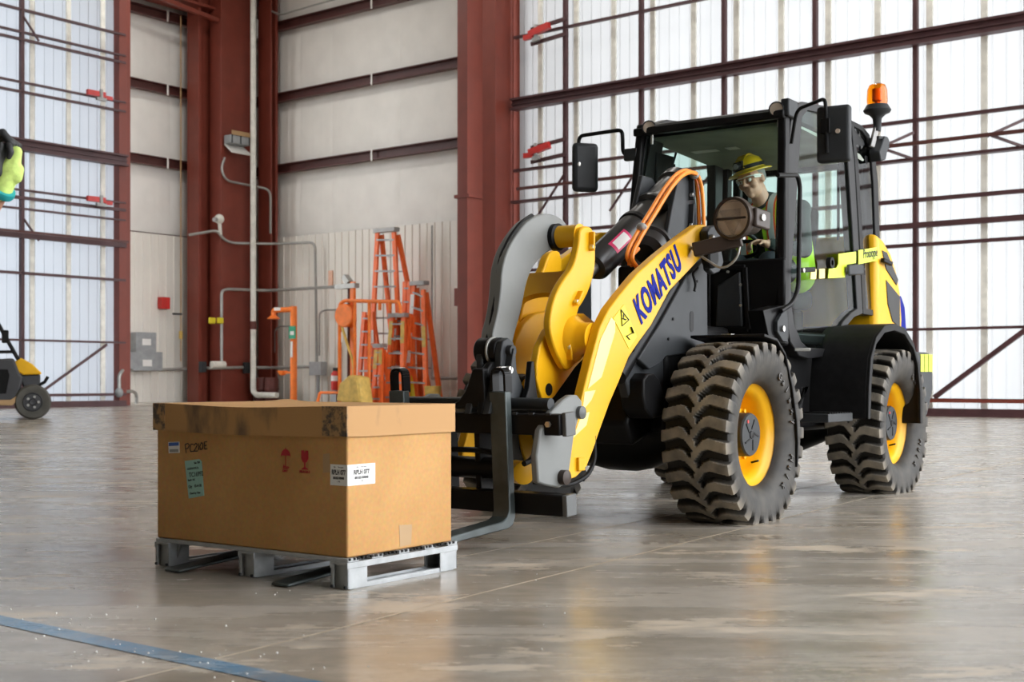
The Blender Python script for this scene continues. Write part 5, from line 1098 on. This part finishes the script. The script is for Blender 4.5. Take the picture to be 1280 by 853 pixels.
# ---------------------------------------------------------------- carton on a steel pallet (same axes as the loader)
RM = Matrix.Rotation(LR, 3, 'Z')
def lworld(x, y, z=0): return Vector(LO)+RM @ Vector((x, y, z))
BXO = (2.55, .022, .112)
def BB(): return MB(lambda x, y, z: (x-BXO[0], y-BXO[1], z-BXO[2]))
box = empty('cardboard_box', lworld(*BXO), LR, 'large brown cardboard box with a lid, standing on the steel pallet', 'box')
X0, X1, Y0, Y1, Z0, ZL, Z1 = 2.255, 2.853, -.497, .540, .112, .545, .640
bd_ = BB().box(X0, X1, Y0, Y1, Z0, Z1-.02).build('box_body', CARD, box, .006)
# lid: skirt with a slightly bowed front and a sagging top
lx0, lx1, ly0, ly1 = X0-.010, X1+.009, Y0-.011, Y1+.010
m = BB(); N_ = 16
def sag(v): return -.010*sin(pi*v)**2
fr = [(lx1+.006*sin(pi*k/N_), ly0+(ly1-ly0)*k/N_) for k in range(N_+1)]
rg = fr+[(lx1-(lx1-lx0)*k/6, ly1) for k in range(1, 7)]+[(lx0, ly1-(ly1-ly0)*k/6) for k in range(1, 7)]+[(lx0+(lx1-lx0)*k/6, ly0) for k in range(1, 6)]
def ztop(x, y):
    u = (x-lx0)/(lx1-lx0); v = (y-ly0)/(ly1-ly0); return Z1+.013+(sag(v) if u > .9 else 0)*1.0
def zbot(x, y):
    u = (x-lx0)/(lx1-lx0); v = (y-ly0)/(ly1-ly0); return ZL+(-.008*sin(pi*min(1, v*1.0)) if u > .9 else -.002)
k = len(rg); vs = [(x, y, zbot(x, y)) for x, y in rg]+[(x, y, ztop(x, y)) for x, y in rg]
m.add(vs, [(i, (i+1) % k, k+(i+1) % k, k+i) for i in range(k)])
lidm = m.build('lid_skirt', CARDS, box, recalc=True)
def ftop(u, v):
    x = lx0+(lx1-lx0)*u; y = ly0+(ly1-ly0)*v; e = min(u, 1-u, v, 1-v); s_ = min(1, e/.25)
    return (x+(.006*sin(pi*v) if u > .98 else 0), y, Z1+.013+(sag(v)*max(0, (u-.5)*2))-.016*s_*sin(pi*v)+(.012*math.exp(-((u-.02)/.05)**2-((v-.12)/.07)**2)))
BB().grid(ftop, 17, 21).build('lid_top', CARD, lidm, recalc=False)
for a0, a1 in ((ly0, ly0+.072), (ly1-.122, ly1)):
    BB().box(lx1-.003, lx1+.0035, a0, a1, ZL, Z1+.012).build('corner_flap', TAPES, lidm)
XB = X1+.0012
def FQ(name, pts, m_, par=bd_, x=XB, th=.0006): return BB().prism(pts, x-.002, x+th, 'x').build(name, m_, par)
lb1 = FQ('white_sticker', [(-0.427, 0.498), (-0.361, 0.501), (-0.359, 0.457), (-0.424, 0.453)], PAPER)
FQ('blue_print', [(-0.423, 0.495), (-0.363, 0.499), (-0.363, 0.486), (-0.423, 0.482)], BLUEP, lb1, XB+.0008); FQ('grey_print', [(-0.418, 0.469), (-0.365, 0.472), (-0.365, 0.461), (-0.418, 0.458)], CONDUIT, lb1, XB+.0008)
def wstroke(m_, pts, w=.0016, x=XB+.0006):
    for a, b in zip(pts, pts[1:]): m_.bar((x, *a), (x, *b), w*.3, w*2, up=(1, 0, 0)) if False else m_.bar((x, a[0], a[1]), (x, b[0], b[1]), w*2, .0008, up=(1, 0, 0))
m = BB()
def glyph(pts): wstroke(m, pts, .0019)
for pts in ([(-0.319, 0.457), (-0.326, 0.491), (-0.309, 0.496), (-0.3, 0.489), (-0.309, 0.477), (-0.321, 0.474)], [(-0.276, 0.493), (-0.29, 0.494), (-0.297, 0.479), (-0.293, 0.464), (-0.276, 0.466)],
            [(-0.274, 0.489), (-0.262, 0.498), (-0.253, 0.492), (-0.264, 0.477), (-0.274, 0.466), (-0.25, 0.468)], [(-0.246, 0.498), (-0.245, 0.472)], [(-0.229, 0.502), (-0.239, 0.487), (-0.234, 0.473), (-0.222, 0.479), (-0.22, 0.494), (-0.229, 0.502)],
            [(-0.197, 0.506), (-0.213, 0.504), (-0.211, 0.476), (-0.195, 0.479)], [(-0.211, 0.49), (-0.199, 0.492)]): glyph(pts)
m.build('handwriting', INK, bd_)
lb2 = FQ('pale_green_label', [(-0.328, 0.426), (-0.243, 0.437), (-0.229, 0.428), (-0.215, 0.295), (-0.304, 0.279)], TEAL)
m = BB(); rnd = random.Random(4)
uyv = Vector((0, *(-0.243, 0.437)))-Vector((0, *(-0.328, 0.426)))
for txt, px, sz in (('No 784', (-0.271, 0.416), .013), ('LC20T6 0195 2L', (-0.311, 0.391), .0115), ('TC16992', (-0.3, 0.363), .026), ('Batch  145', (-0.307, 0.347), .011), ('Qty   10-4-18', (-0.304, 0.32), .016), ('Check by Yuan', (-0.297, 0.295), .012)):
    put_text(m, txt, sz, (XB+.0012, px[0], px[1]), uyv, (0, -uyv.z, uyv.y), .0003, .0002, .85)
m.build('label_print', INK, lb2)
# umbrella and glass marks
m = BB(); uc_ = (0.233, 0.463); rU = .0245
m.prism([(uc_[0]+rU*cos(pi*k/14), uc_[1]+rU*sin(pi*k/14)*1.15) for k in range(15)]+[(uc_[0]-rU+2*rU*(k+.5)/6, uc_[1]+(.004 if k % 1 == 0 else 0)) for k in range(6)], XB-.001, XB+.0006, 'x')
wstroke(m, [(uc_[0], uc_[1]+.034), (uc_[0], uc_[1]-.033), (uc_[0]-.004, uc_[1]-.037), (uc_[0]-.009, uc_[1]-.036), (uc_[0]-.010, uc_[1]-.030)], .0016)
gc = (0.331, 0.455)
m.prism([(gc[0]-.017, gc[1]+.034), (gc[0]-.004, gc[1]+.034), (gc[0]-.001, gc[1]+.022), (gc[0]+.003, gc[1]+.034), (gc[0]+.017, gc[1]+.034), (gc[0]+.018, gc[1]+.005), (gc[0]+.010, gc[1]-.008), (gc[0]+.003, gc[1]-.011), (gc[0]+.003, gc[1]-.027), (gc[0]+.016, gc[1]-.033), (gc[0]+.016, gc[1]-.036), (gc[0]-.016, gc[1]-.036), (gc[0]-.016, gc[1]-.033), (gc[0]-.003, gc[1]-.027), (gc[0]-.003, gc[1]-.011), (gc[0]-.010, gc[1]-.008), (gc[0]-.018, gc[1]+.005)], XB-.001, XB+.0006, 'x')
for txt, c in (('KEEP', (0.235, 0.418)), ('DRY', (0.23, 0.406)), ('FRAGILE', (0.331, 0.407))): put_text(m, txt, .0125, (XB+.0002, c[0], c[1]), (0, 1, 0), (0, 0, 1), .0004, .0004, 1.15, 0, 'CENTER')
m.build('handling_marks', REDINK, bd_)
# white label folded round the near corner
YB = Y1+.0012
zt_ = (0.486, 0.444)[1]; zb_ = (0.486, 0.369)[1]; yl = (0.459, 0.417)[0]; xr = (2.706, 0.411)[0]
l3 = BB().box(X1-.002, X1+.0016, yl, Y1+.0016, zb_, zt_).build('white_label', PAPER, bd_)
l4 = BB().box(xr, X1+.0016, Y1-.002, Y1+.0016, zb_, zt_).build('white_label', PAPER, bd_)
m = BB(); h = zt_-zb_
ymid = (yl+Y1)/2; put_text(m, 'RPLH 077', h*.32, (X1+.0018, ymid, zb_+h*.52), (0, 1, 0), (0, 0, 1), .0003, .0008, .68, 0, 'CENTER'); put_text(m, '80102100840', h*.16, (X1+.0018, ymid, zb_+h*.30), (0, 1, 0), (0, 0, 1), .0003, .0006, .8, 0, 'CENTER'); put_text(m, '1  PC', h*.13, (X1+.0018, ymid, zb_+h*.14), (0, 1, 0), (0, 0, 1), .0003, 0, .8, 0, 'CENTER'); put_text(m, 'No        Part name', h*.10, (X1+.0018, ymid, zb_+h*.84), (0, 1, 0), (0, 0, 1), .0003, 0, .8, 0, 'CENTER'); m.build('label_print', INK, l3)
m = BB(); xm = (xr+X1)/2; put_text(m, 'RPLH 077', h*.30, (xm, Y1+.0018, zb_+h*.52), (-1, 0, 0), (0, 0, 1), .0003, .0008, .9, 0, 'CENTER'); put_text(m, '80102100840', h*.16, (xm, Y1+.0018, zb_+h*.30), (-1, 0, 0), (0, 0, 1), .0003, .0006, 1.1, 0, 'CENTER'); put_text(m, '1  PC', h*.13, (xm, Y1+.0018, zb_+h*.14), (-1, 0, 0), (0, 0, 1), .0003, 0, 1, 0, 'CENTER'); put_text(m, 'No       Part name', h*.10, (xm, Y1+.0018, zb_+h*.84), (-1, 0, 0), (0, 0, 1), .0003, 0, 1, 0, 'CENTER'); m.build('label_print', INK, l4)
FQ('tape_patch', [(0.423, 0.479), (0.455, 0.483), (0.455, 0.414), (0.423, 0.412)], TAPE)
q = [(2.572, 0.204), (2.498, 0.2), (2.502, 0.125), (2.567, 0.122)]; BB().prism(q, Y1-.001, Y1+.0012).build('tape_patch', TAPE, bd_)

# steel pallet
PLO = (2.55, .03, 0)
pal = empty('steel_pallet', lworld(*PLO), LR, 'low galvanised steel pallet under the cardboard box', 'pallet')
def PB(): return MB(lambda x, y, z: (x-PLO[0], y-PLO[1], z))
PX0, PX1 = 2.235, 2.868; rows = (-.452, .035, .512)
m = PB()
for x in (PX0+.03, PX0+.17, PX0+.32, PX0+.47, PX1-.035): m.box(x-.03, x+.03, -.492, .552, .097, .110)
m.build('deck_slats', GALV, pal, .002) if False else None
for x in (PX0+.03, PX0+.17, PX0+.32, PX0+.47, PX1-.035): PB().box(x-.03, x+.03, -.492, .552, .0975, .1115).build('deck_slat', GALV, pal, .002)
for yc in rows:
    rl = PB(); rl.box(PX0, PX1, yc-.04, yc+.04, .088, .0975); rl.box(PX0, PX1, yc-.043, yc-.037, .075, .0975); rl.box(PX0, PX1, yc+.037, yc+.043, .075, .0975); rl.build('top_rail', GALV, pal, .0015)
    b_ = PB(); b_.box(PX0+.02, PX1-.02, yc-.038, yc+.038, .0, .005); b_.box(PX0+.02, PX1-.02, yc-.038, yc-.032, .005, .018); b_.box(PX0+.02, PX1-.02, yc+.032, yc+.038, .005, .018); b_.box(PX0+.02, PX1-.02, yc-.006, yc+.006, .005, .014); b_.build('bottom_runner', GALV, pal, .001)
    for x, dd in ((PX1-.055, 1), (PX0+.055, -1)):
        f = PB(); f.box(x-.052, x+.052, yc-.041, yc-.035, .003, .088); f.box(x-.052, x+.052, yc+.035, yc+.041, .003, .088); xx = x+dd*.030; f.box(xx-.003, xx+.003, yc-.035, yc+.035, .003, .088)
        f.box(x+dd*.048-.004, x+dd*.048+.004, yc-.041, yc-.028, .003, .088); f.box(x+dd*.048-.004, x+dd*.048+.004, yc+.028, yc+.041, .003, .088); f.build('foot', GALV, pal, .0015)
        for yy in (-.032, .032): PB().cyl((x+dd*.052, yc+yy, .010), (x+dd*.058, yc+yy, .010), .006, n=6).build('foot_bolt', CHAR, pal)
PB().bar((PX1-.06, rows[0]+.04, .085), (PX1-.02, rows[0]-.02, .005), .02, .006).build('foot_brace', GALV, pal) if False else PB().prism([(rows[0]+.042, .088), (rows[0]+.062, .088), (rows[0]+.03, .003), (rows[0]+.012, .003)], PX1-.055, PX1-.045, 'x').build('foot_brace', GALV, pal, .001)
m = PB(); rnd = random.Random(9)
for k in range(26): x = PX0+.02+k*.0238; m.box(x, x+rnd.uniform(.006, .016), .549, .556, .104, .1125)
m.build('deck_edge_clips', BLKM, pal)

# ---------------------------------------------------------------- people
def cap(mb, p, q, r1, r2=None, n=14):
    r2 = r1 if r2 is None else r2; p, q = Vector(p), Vector(q)
    mb.cyl(p, q, r1, r2, n); mb.ball(p, r1, r1, r1, n, 8); mb.ball(q, r2, r2, r2, n, 8)
def fuse(o, vox, smooth=6):
    r = o.modifiers.new('remesh', 'REMESH'); r.mode = 'VOXEL'; r.voxel_size = vox; r.use_smooth_shade = True
    s = o.modifiers.new('smooth', 'SMOOTH'); s.factor = .5; s.iterations = smooth
    dg = bpy.context.evaluated_depsgraph_get(); me = bpy.data.meshes.new_from_object(o.evaluated_get(dg)); mats = list(o.data.materials)
    o.modifiers.clear(); old = o.data; o.data = me; bpy.data.meshes.remove(old); o.data.materials.clear()
    for mm in mats: o.data.materials.append(mm)
    o.data.polygons.foreach_set('use_smooth', [True]*len(o.data.polygons)); return o
def head_shapes(mb, M):
    t = MB(); t.ball((0, -.010, .030), .076, .095, .088, 20, 14); t.ball((0, .018, -.050), .058, .070, .064, 18, 12); t.ball((0, .066, -.092), .024, .02, .02)
    cap(t, (0, .088, .018), (0, .112, -.018), .010, .0135); t.ball((-.013, .098, -.024), .010); t.ball((.013, .098, -.024), .010)
    cap(t, (-.045, .074, .032), (.045, .074, .032), .016); t.ball((-.040, .062, -.022), .028); t.ball((.040, .062, -.022), .028)
    cap(t, (-.020, .084, -.054), (.020, .084, -.054), .0085); cap(t, (-.017, .082, -.066), (.017, .082, -.066), .0085)
    for s in (1, -1): t.ball((.078*s, -.006, -.002), .012, .021, .034)
    cap(t, (0, -.03, -.05), (0, -.045, -.17), .056, .062)
    mb.add([M @ v for v in t.v], t.f)
def hand_shapes(mb, wrist, palm_dir, side, up, curl=.9, r=.0088, palm_r=.022):
    wrist = Vector(wrist); d = Vector(palm_dir).normalized(); u = Vector(up).normalized(); sd = d.cross(u).normalized(); u = sd.cross(d)
    kn = []
    for k, f in enumerate((-1.5, -.5, .5, 1.5)):
        a = wrist+d*.088+sd*f*.021-u*.0
        cap(mb, wrist+sd*f*.012+d*.015, a, .017, .0115, 10); L = (.040, .046, .043, .034)[k]; p = a; dd = d.copy()
        for j, ll in enumerate((L, L*.72, L*.55)):
            dd = (dd*cos(curl*.62)-u*sin(curl*.62)) if j == 0 else (Matrix.Rotation(-curl*.8, 3, sd) @ dd)
            if j == 0: dd = Matrix.Rotation(-curl*.6, 3, sd) @ d
            q = p+dd*ll; cap(mb, p, q, r*(1.08-.1*j), r*(1-.1*j), 8); p = q
    b = wrist+d*.03-sd*.022*side*-1; th = (d*.75+sd*side*.65-u*.35).normalized()
    q = b+sd*side*.012+th*.042; cap(mb, b, q, .017, .012, 10); q2 = q+(th-u*.45-sd*side*.35).normalized()*.033; cap(mb, q, q2, .0115, .0095, 10)

# operator in the cab (loader axes)
OPO = (-1.85, .10, 1.36)
op = empty('person', lworld(*OPO), LR, 'person in a yellow hard hat and lime vest seated in the loader cab', 'person')
def OB(): return MB(lambda x, y, z: (x-OPO[0], y-OPO[1], z-OPO[2]))
hc_ = V(-1.56, .045, 2.055)
fwd = V(.93, -.10, -.22).normalized(); upv = V(.18, -.22, 1); upv = (upv-fwd*upv.dot(fwd)).normalized(); rgt = fwd.cross(upv)
HM = Matrix(((rgt.x, fwd.x, upv.x, hc_.x), (rgt.y, fwd.y, upv.y, hc_.y), (rgt.z, fwd.z, upv.z, hc_.z), (0, 0, 0, 1)))
m = OB(); head_shapes(m, HM)
nk = HM @ V(0, -.045, -.16)
shL, shR = V(-1.73, .31, 1.86), V(-1.66, -.09, 1.81); elL, elR = V(-1.58, .40, 1.58), V(-1.48, -.26, 1.57); haL, haR = V(-1.36, .20, 1.62), V(-1.33, -.16, 1.66)
pel = V(-1.88, .12, 1.46)
cap(m, nk, V(-1.70, .10, 1.87), .064, .10); cap(m, V(-1.72, .12, 1.81), pel, .13, .14); cap(m, shL, shR, .062); cap(m, V(-1.75, .23, 1.76), V(-1.86, .2, 1.46), .10, .11); cap(m, V(-1.70, .0, 1.74), V(-1.86, .04, 1.46), .10, .11)
for a, e, w_, sd_ in ((shL, elL, haL, -1), (shR, elR, haR, 1)):
    cap(m, a, e, .052, .042); wr_p = e+(w_-e)*.86; cap(m, e, wr_p, .042, .029); hand_shapes(m, wr_p, w_-e, sd_, (-.3, 0, 1), 1.0)
for s in (1, -1):
    kn_ = V(-1.42, .10+.13*s, 1.50); cap(m, V(-1.86, .12+.09*s, 1.45), kn_, .085, .062); cap(m, kn_, V(-1.30, .10+.13*s, 1.14), .056, .042); cap(m, V(-1.30, .10+.13*s, 1.10), V(-1.17, .10+.14*s, 1.085), .04, .035)
body = fuse(m.build('body', SKIN, op), .0075, 5)
def shell(name, mats, shapes, vox, par): m = OB(); shapes(m); return fuse(m.build(name, mats, par), vox, 5)
def shirt_(m):
    cap(m, V(-1.68, .09, 1.925), V(-1.70, .10, 1.87), .074, .125); cap(m, V(-1.72, .12, 1.81), pel, .142, .152); cap(m, shL, shR, .074); cap(m, V(-1.75, .23, 1.76), V(-1.86, .2, 1.46), .112, .12); cap(m, V(-1.70, .0, 1.74), V(-1.86, .04, 1.46), .112, .12)
    for a, e, w_ in ((shL, elL, haL), (shR, elR, haR)): cap(m, a, e, .064, .054); cap(m, e, e+(w_-e)*.75, .054, .041)
shell('shirt', SHIRT, shirt_, .012, op)
def trous(m):
    for s in (1, -1): kn_ = V(-1.42, .10+.13*s, 1.50); cap(m, V(-1.86, .12+.09*s, 1.45), kn_, .10, .075); cap(m, kn_, V(-1.30, .10+.13*s, 1.15), .068, .054)
shell('trousers', TROUS, trous, .012, op)
# vest: shoulder straps and body panels following the shirt
def strap_path(s):
    if s > 0: return [V(-1.62, .20, 1.50), V(-1.59, .185, 1.64), V(-1.575, .17, 1.79), V(-1.60, .165, 1.91), V(-1.67, .165, 1.97), V(-1.77, .17, 1.955), V(-1.87, .19, 1.80)]
    return [V(-1.61, -.02, 1.48), V(-1.575, -.02, 1.62), V(-1.555, -.01, 1.76), V(-1.575, .0, 1.86), V(-1.63, .0, 1.915), V(-1.73, .01, 1.90), V(-1.82, .04, 1.76)]
def ribbon(path, w, side, th, lift=0):
    m = OB(); P_ = fillet(path, .08, 3); vs = []
    for i, p in enumerate(P_):
        d = (P_[min(i+1, len(P_)-1)]-P_[max(i-1, 0)]).normalized(); sd = Vector(side); sd = (sd-d*sd.dot(d)).normalized(); n_ = sd.cross(d); 
        if n_.dot(p-V(-1.78, .12, 1.62)) < 0: n_ = -n_
        b = p+n_*lift; vs += [b-sd*w/2, b+sd*w/2, b+sd*w/2-n_*th, b-sd*w/2-n_*th]
    k = len(P_); fs = [(i*4+j, i*4+(j+1) % 4, i*4+4+(j+1) % 4, i*4+4+j) for i in range(k-1) for j in range(4)]+[(0, 1, 2, 3), (4*k-1, 4*k-2, 4*k-3, 4*k-4)]
    return m.add(vs, fs)
vest = ribbon(strap_path(1), .13, (0, 1, .05), .02, .012).build('vest', VEST, op, .004)
for s in (1, -1):
    if s < 0: ribbon(strap_path(-1), .11, (0, 1, .05), .02, .012).build('vest_panel', VEST, vest, .004)
    ribbon(strap_path(s), .066, (0, 1, .05), .012, .0165).build('vest_trim', VORANGE, vest); ribbon(strap_path(s), .040, (0, 1, .05), .012, .019).build('vest_tape', VSILV, vest)
m = OB(); cap(m, V(-1.74, .26, 1.66), V(-1.82, .25, 1.44), .118, .125); fuse(m.build('vest_side', VEST, vest), .014, 3)
# hard hat with a full brim, headlamp, glasses, hair
def hat_pt(v): return HM @ (Matrix.Rotation(R(4), 3, 'X') @ Vector(v))
m = OB(); m.T = None; t = MB()
prof = [(.0, .125), (.03, .124), (.06, .116), (.085, .098), (.098, .07), (.104, .045), (.105, .03), (.135, .020), (.15, .010), (.149, .005), (.13, .014), (.10, .022), (.098, .04)]
t.lathe(prof, (0, 0, 0), (0, 0, 1), 36); hv = [HM @ V(v.x*.93, v.y*1.12-.005, v.z*.98+.045) for v in t.v]
OBm = OB().add(hv, t.f).build('hard_hat', HAT, op, sharp=50)
t = MB()
for k in (-1, 0, 1): t.tube([(k*.03, .105*cos(a)*1.05, .045+.128*sin(a)) for a in [R(20+14*j) for j in range(11)]], .008, 6)
OB().add([HM @ v for v in t.v], t.f).build('hat_ridge', HAT, OBm)
t = MB(); t.cyl((0, .10, .115), (0, .145, .112), .026, .024, 14); t.box(-.03, .03, .09, .115, .09, .14); OB().add([HM @ v for v in t.v], t.f).build('headlamp', BLKM, OBm)
t = MB(); t.cyl((0, .146, .112), (0, .149, .112), .019, n=14); OB().add([HM @ v for v in t.v], t.f).build('headlamp_lens', GALV, OBm)
t = MB(); t.lathe([(.100, .035), (.101, .06), (.106, .06), (.107, .035)], n=30, closed=True); OB().add([HM @ V(v.x*.95, v.y*1.12-.005, v.z+.045) for v in t.v], t.f).build('headlamp_strap', BLKM, OBm)
t = MB(); t.lathe([(.076, -.02), (.083, .01), (.084, .05), (.076, .055)], n=28, closed=True); OB().add([HM @ V(v.x*.98, v.y*1.08-.028, v.z+.004) for v in t.v if True], t.f).build('hair', HAIR, op)
t = MB()
for s in (1, -1):
    t.grid(lambda u, v: (s*(.006+.062*u), .108-.030*u*u-.006*(v-.5)**2, .030-.042*v+.004*u), 7, 5)
OB().add([HM @ v for v in t.v], t.f).build('safety_glasses', GLASSC, op, recalc=False)
t = MB()
for s in (1, -1): t.tube([(s*.004, .110, .028), (s*.03, .106, .032), (s*.062, .085, .03), (s*.078, .06, .02), (s*.084, .0, .018)], .0035, 6); t.bar((s*.070, .075, .022), (s*.084, .02, .016), .003, .022)
OB().add([HM @ v for v in t.v], t.f).build('glasses_frame', STRAP, op)
t = MB()
for s in (1, -1): t.ball((s*.031, .080, .008), .013)
eyes = OB().add([HM @ v for v in t.v], t.f).build('eyes', PAPER, op)
t = MB()
for s in (1, -1): t.ball((s*.031+.002, .0905, .007), .006, .003, .006)
OB().add([HM @ v for v in t.v], t.f).build('iris', BROWNM, eyes)

# person at the left edge: only the raised gloved hand reaches the view
HY = 4.4
def Q(p, y=HY): return V(p[0], y, p[1])
wr0 = Q((-1.757, 1.393)); el0 = V(wr0.x-.20, HY+.12, 1.17); sh0 = V(wr0.x-.36, HY+.20, 1.42); base = V(wr0.x-.55, HY+.25, 0)
p2 = empty('person', base, 0, 'person at the left edge raising a hand in a lime and black glove', 'person')
def SB(): return MB(lambda x, y, z: (x-base.x, y-base.y, z-base.z))
m = SB(); hd2 = V(base.x, base.y, 1.66); M2 = Matrix.Translation(hd2) @ Matrix.Rotation(R(-60), 4, 'Z'); head_shapes(m, M2)
shB = V(base.x-.2, base.y, 1.42)
cap(m, hd2-V(0, 0, .16), V(base.x, base.y, 1.44), .06, .08); cap(m, sh0, shB, .06); cap(m, V(base.x, base.y, 1.36), V(base.x, base.y, 1.0), .14, .14); cap(m, V(base.x-.09, base.y, 1.3), V(base.x-.06, base.y, 1.0), .10, .12); cap(m, V(base.x+.09, base.y, 1.3), V(base.x+.06, base.y, 1.0), .10, .12)
cap(m, sh0, el0, .052, .044); cap(m, el0, wr0, .045, .029)
cap(m, shB, V(shB.x-.07, base.y, 1.12), .05, .042); cap(m, V(shB.x-.07, base.y, 1.12), V(shB.x-.05, base.y-.1, .88), .042, .03); hand_shapes(m, V(shB.x-.05, base.y-.1, .88), (0, -.2, -1), 1, (1, 0, 0), .5)
for s in (1, -1):
    hx = base.x+.09*s; cap(m, V(hx, base.y, .95), V(hx, base.y-.01, .5), .09, .06); cap(m, V(hx, base.y-.01, .5), V(hx, base.y+.02, .09), .058, .042); cap(m, V(hx, base.y+.02, .045), V(hx+.12, base.y-.10, .04), .042, .038)
fuse(m.build('body', SKIN, p2), .011, 5)
m = SB(); cap(m, V(base.x, base.y, 1.38), V(base.x, base.y, .98), .155, .155); cap(m, sh0, shB, .075); cap(m, V(base.x-.09, base.y, 1.3), V(base.x-.06, base.y, 1.0), .115, .135); cap(m, V(base.x+.09, base.y, 1.3), V(base.x+.06, base.y, 1.0), .115, .135); cap(m, sh0, sh0+(el0-sh0)*.6, .068, .062); cap(m, shB, V(shB.x-.05, base.y, 1.2), .066, .058); fuse(m.build('shirt', SHIRT, p2), .014, 5)
m = SB()
for s in (1, -1): hx = base.x+.09*s; cap(m, V(hx, base.y, .97), V(hx, base.y-.01, .5), .108, .078); cap(m, V(hx, base.y-.01, .5), V(hx, base.y+.02, .10), .075, .062)
cap(m, V(base.x-.07, base.y, 1.02), V(base.x+.07, base.y, 1.02), .14)
fuse(m.build('trousers', TROUS, p2), .014, 5)
m = SB()
for s in (1, -1): hx = base.x+.09*s; cap(m, V(hx, base.y+.02, .075), V(hx+.12, base.y-.10, .06), .056, .05); m.box(hx-.05, hx+.15, base.y-.14, base.y+.06, 0, .03)
fuse(m.build('boots', BLKM, p2), .012, 4)
t = MB(); t.lathe([(.0, .125), (.03, .124), (.06, .116), (.085, .098), (.098, .07), (.104, .045), (.105, .03), (.135, .020), (.149, .008), (.13, .012), (.10, .020), (.098, .04)], n=32); SB().add([M2 @ V(v.x*.93, v.y*1.12-.005, v.z*.98+.045) for v in t.v], t.f).build('hard_hat', HAT, p2, sharp=50)
# glove: lime back and cuff, black palm side and fingers
A_ = Q((-1.777, 1.366)); W_ = Q((-1.749, 1.413)); K1_ = Q((-1.702, 1.547)); K2_ = Q((-1.738, 1.57))
m = SB(); m.lathe([(.044, 0), (.047, .012), (.044, .024)], wr0-(wr0-el0).normalized()*.005, wr0-el0, 20, False); m.build('glove_cuff', TEALC, p2)
m = SB(); cap(m, wr0+(W_-wr0)*.1, Q((-1.73, 1.471)), .036, .040); cap(m, Q((-1.73, 1.471)), Q((-1.716, 1.526)), .040, .030); cap(m, Q((-1.716, 1.462), HY-.01), Q((-1.697, 1.531), HY-.01), .026, .018); cap(m, Q((-1.697, 1.471)), Q((-1.705, 1.443)), .020, .022); fuse(m.build('glove_back', GLOVEL, p2), .0055, 4)
m = SB()
for k in range(4):   # four curled fingers, front one nearest the camera
    dy = -.033+.022*k; ln = (.9, 1.0, 1.05, .88)[k]
    a = Q((-1.711, 1.556), HY+dy); b = Q((-1.749, 1.596), HY+dy*1.1); b.x -= .01*(k-1); c = Q((-1.785, 1.57), HY+dy); d_ = Q((-1.782, 1.526), HY+dy*.9)
    b = a+(b-a)*ln; cap(m, a, b, .0150, .0135, 10); cap(m, b, c, .0135, .012, 10); cap(m, c, d_, .012, .011, 10)
fuse(m.build('glove_fingers', GLOVEB, p2), .0048, 3)
m = SB(); a = Q((-1.752, 1.454), HY-.035); cap(m, a, Q((-1.749, 1.509), HY-.045), .017, .014, 10); cap(m, Q((-1.749, 1.509), HY-.045), Q((-1.738, 1.547), HY-.047), .0135, .012, 10); cap(m, Q((-1.755, 1.465), HY-.01), Q((-1.738, 1.536), HY-.02), .026, .024)
fuse(m.build('glove_palm', GLOVEB, p2), .005, 3)
m = SB(); cap(m, Q((-1.713, 1.547), HY-.042), Q((-1.705, 1.523), HY-.046), .012, .012, 10); cap(m, Q((-1.705, 1.523), HY-.046), Q((-1.712, 1.506), HY-.044), .012, .010, 10); fuse(m.build('glove_thumb', GLOVEB, p2), .0045, 3)
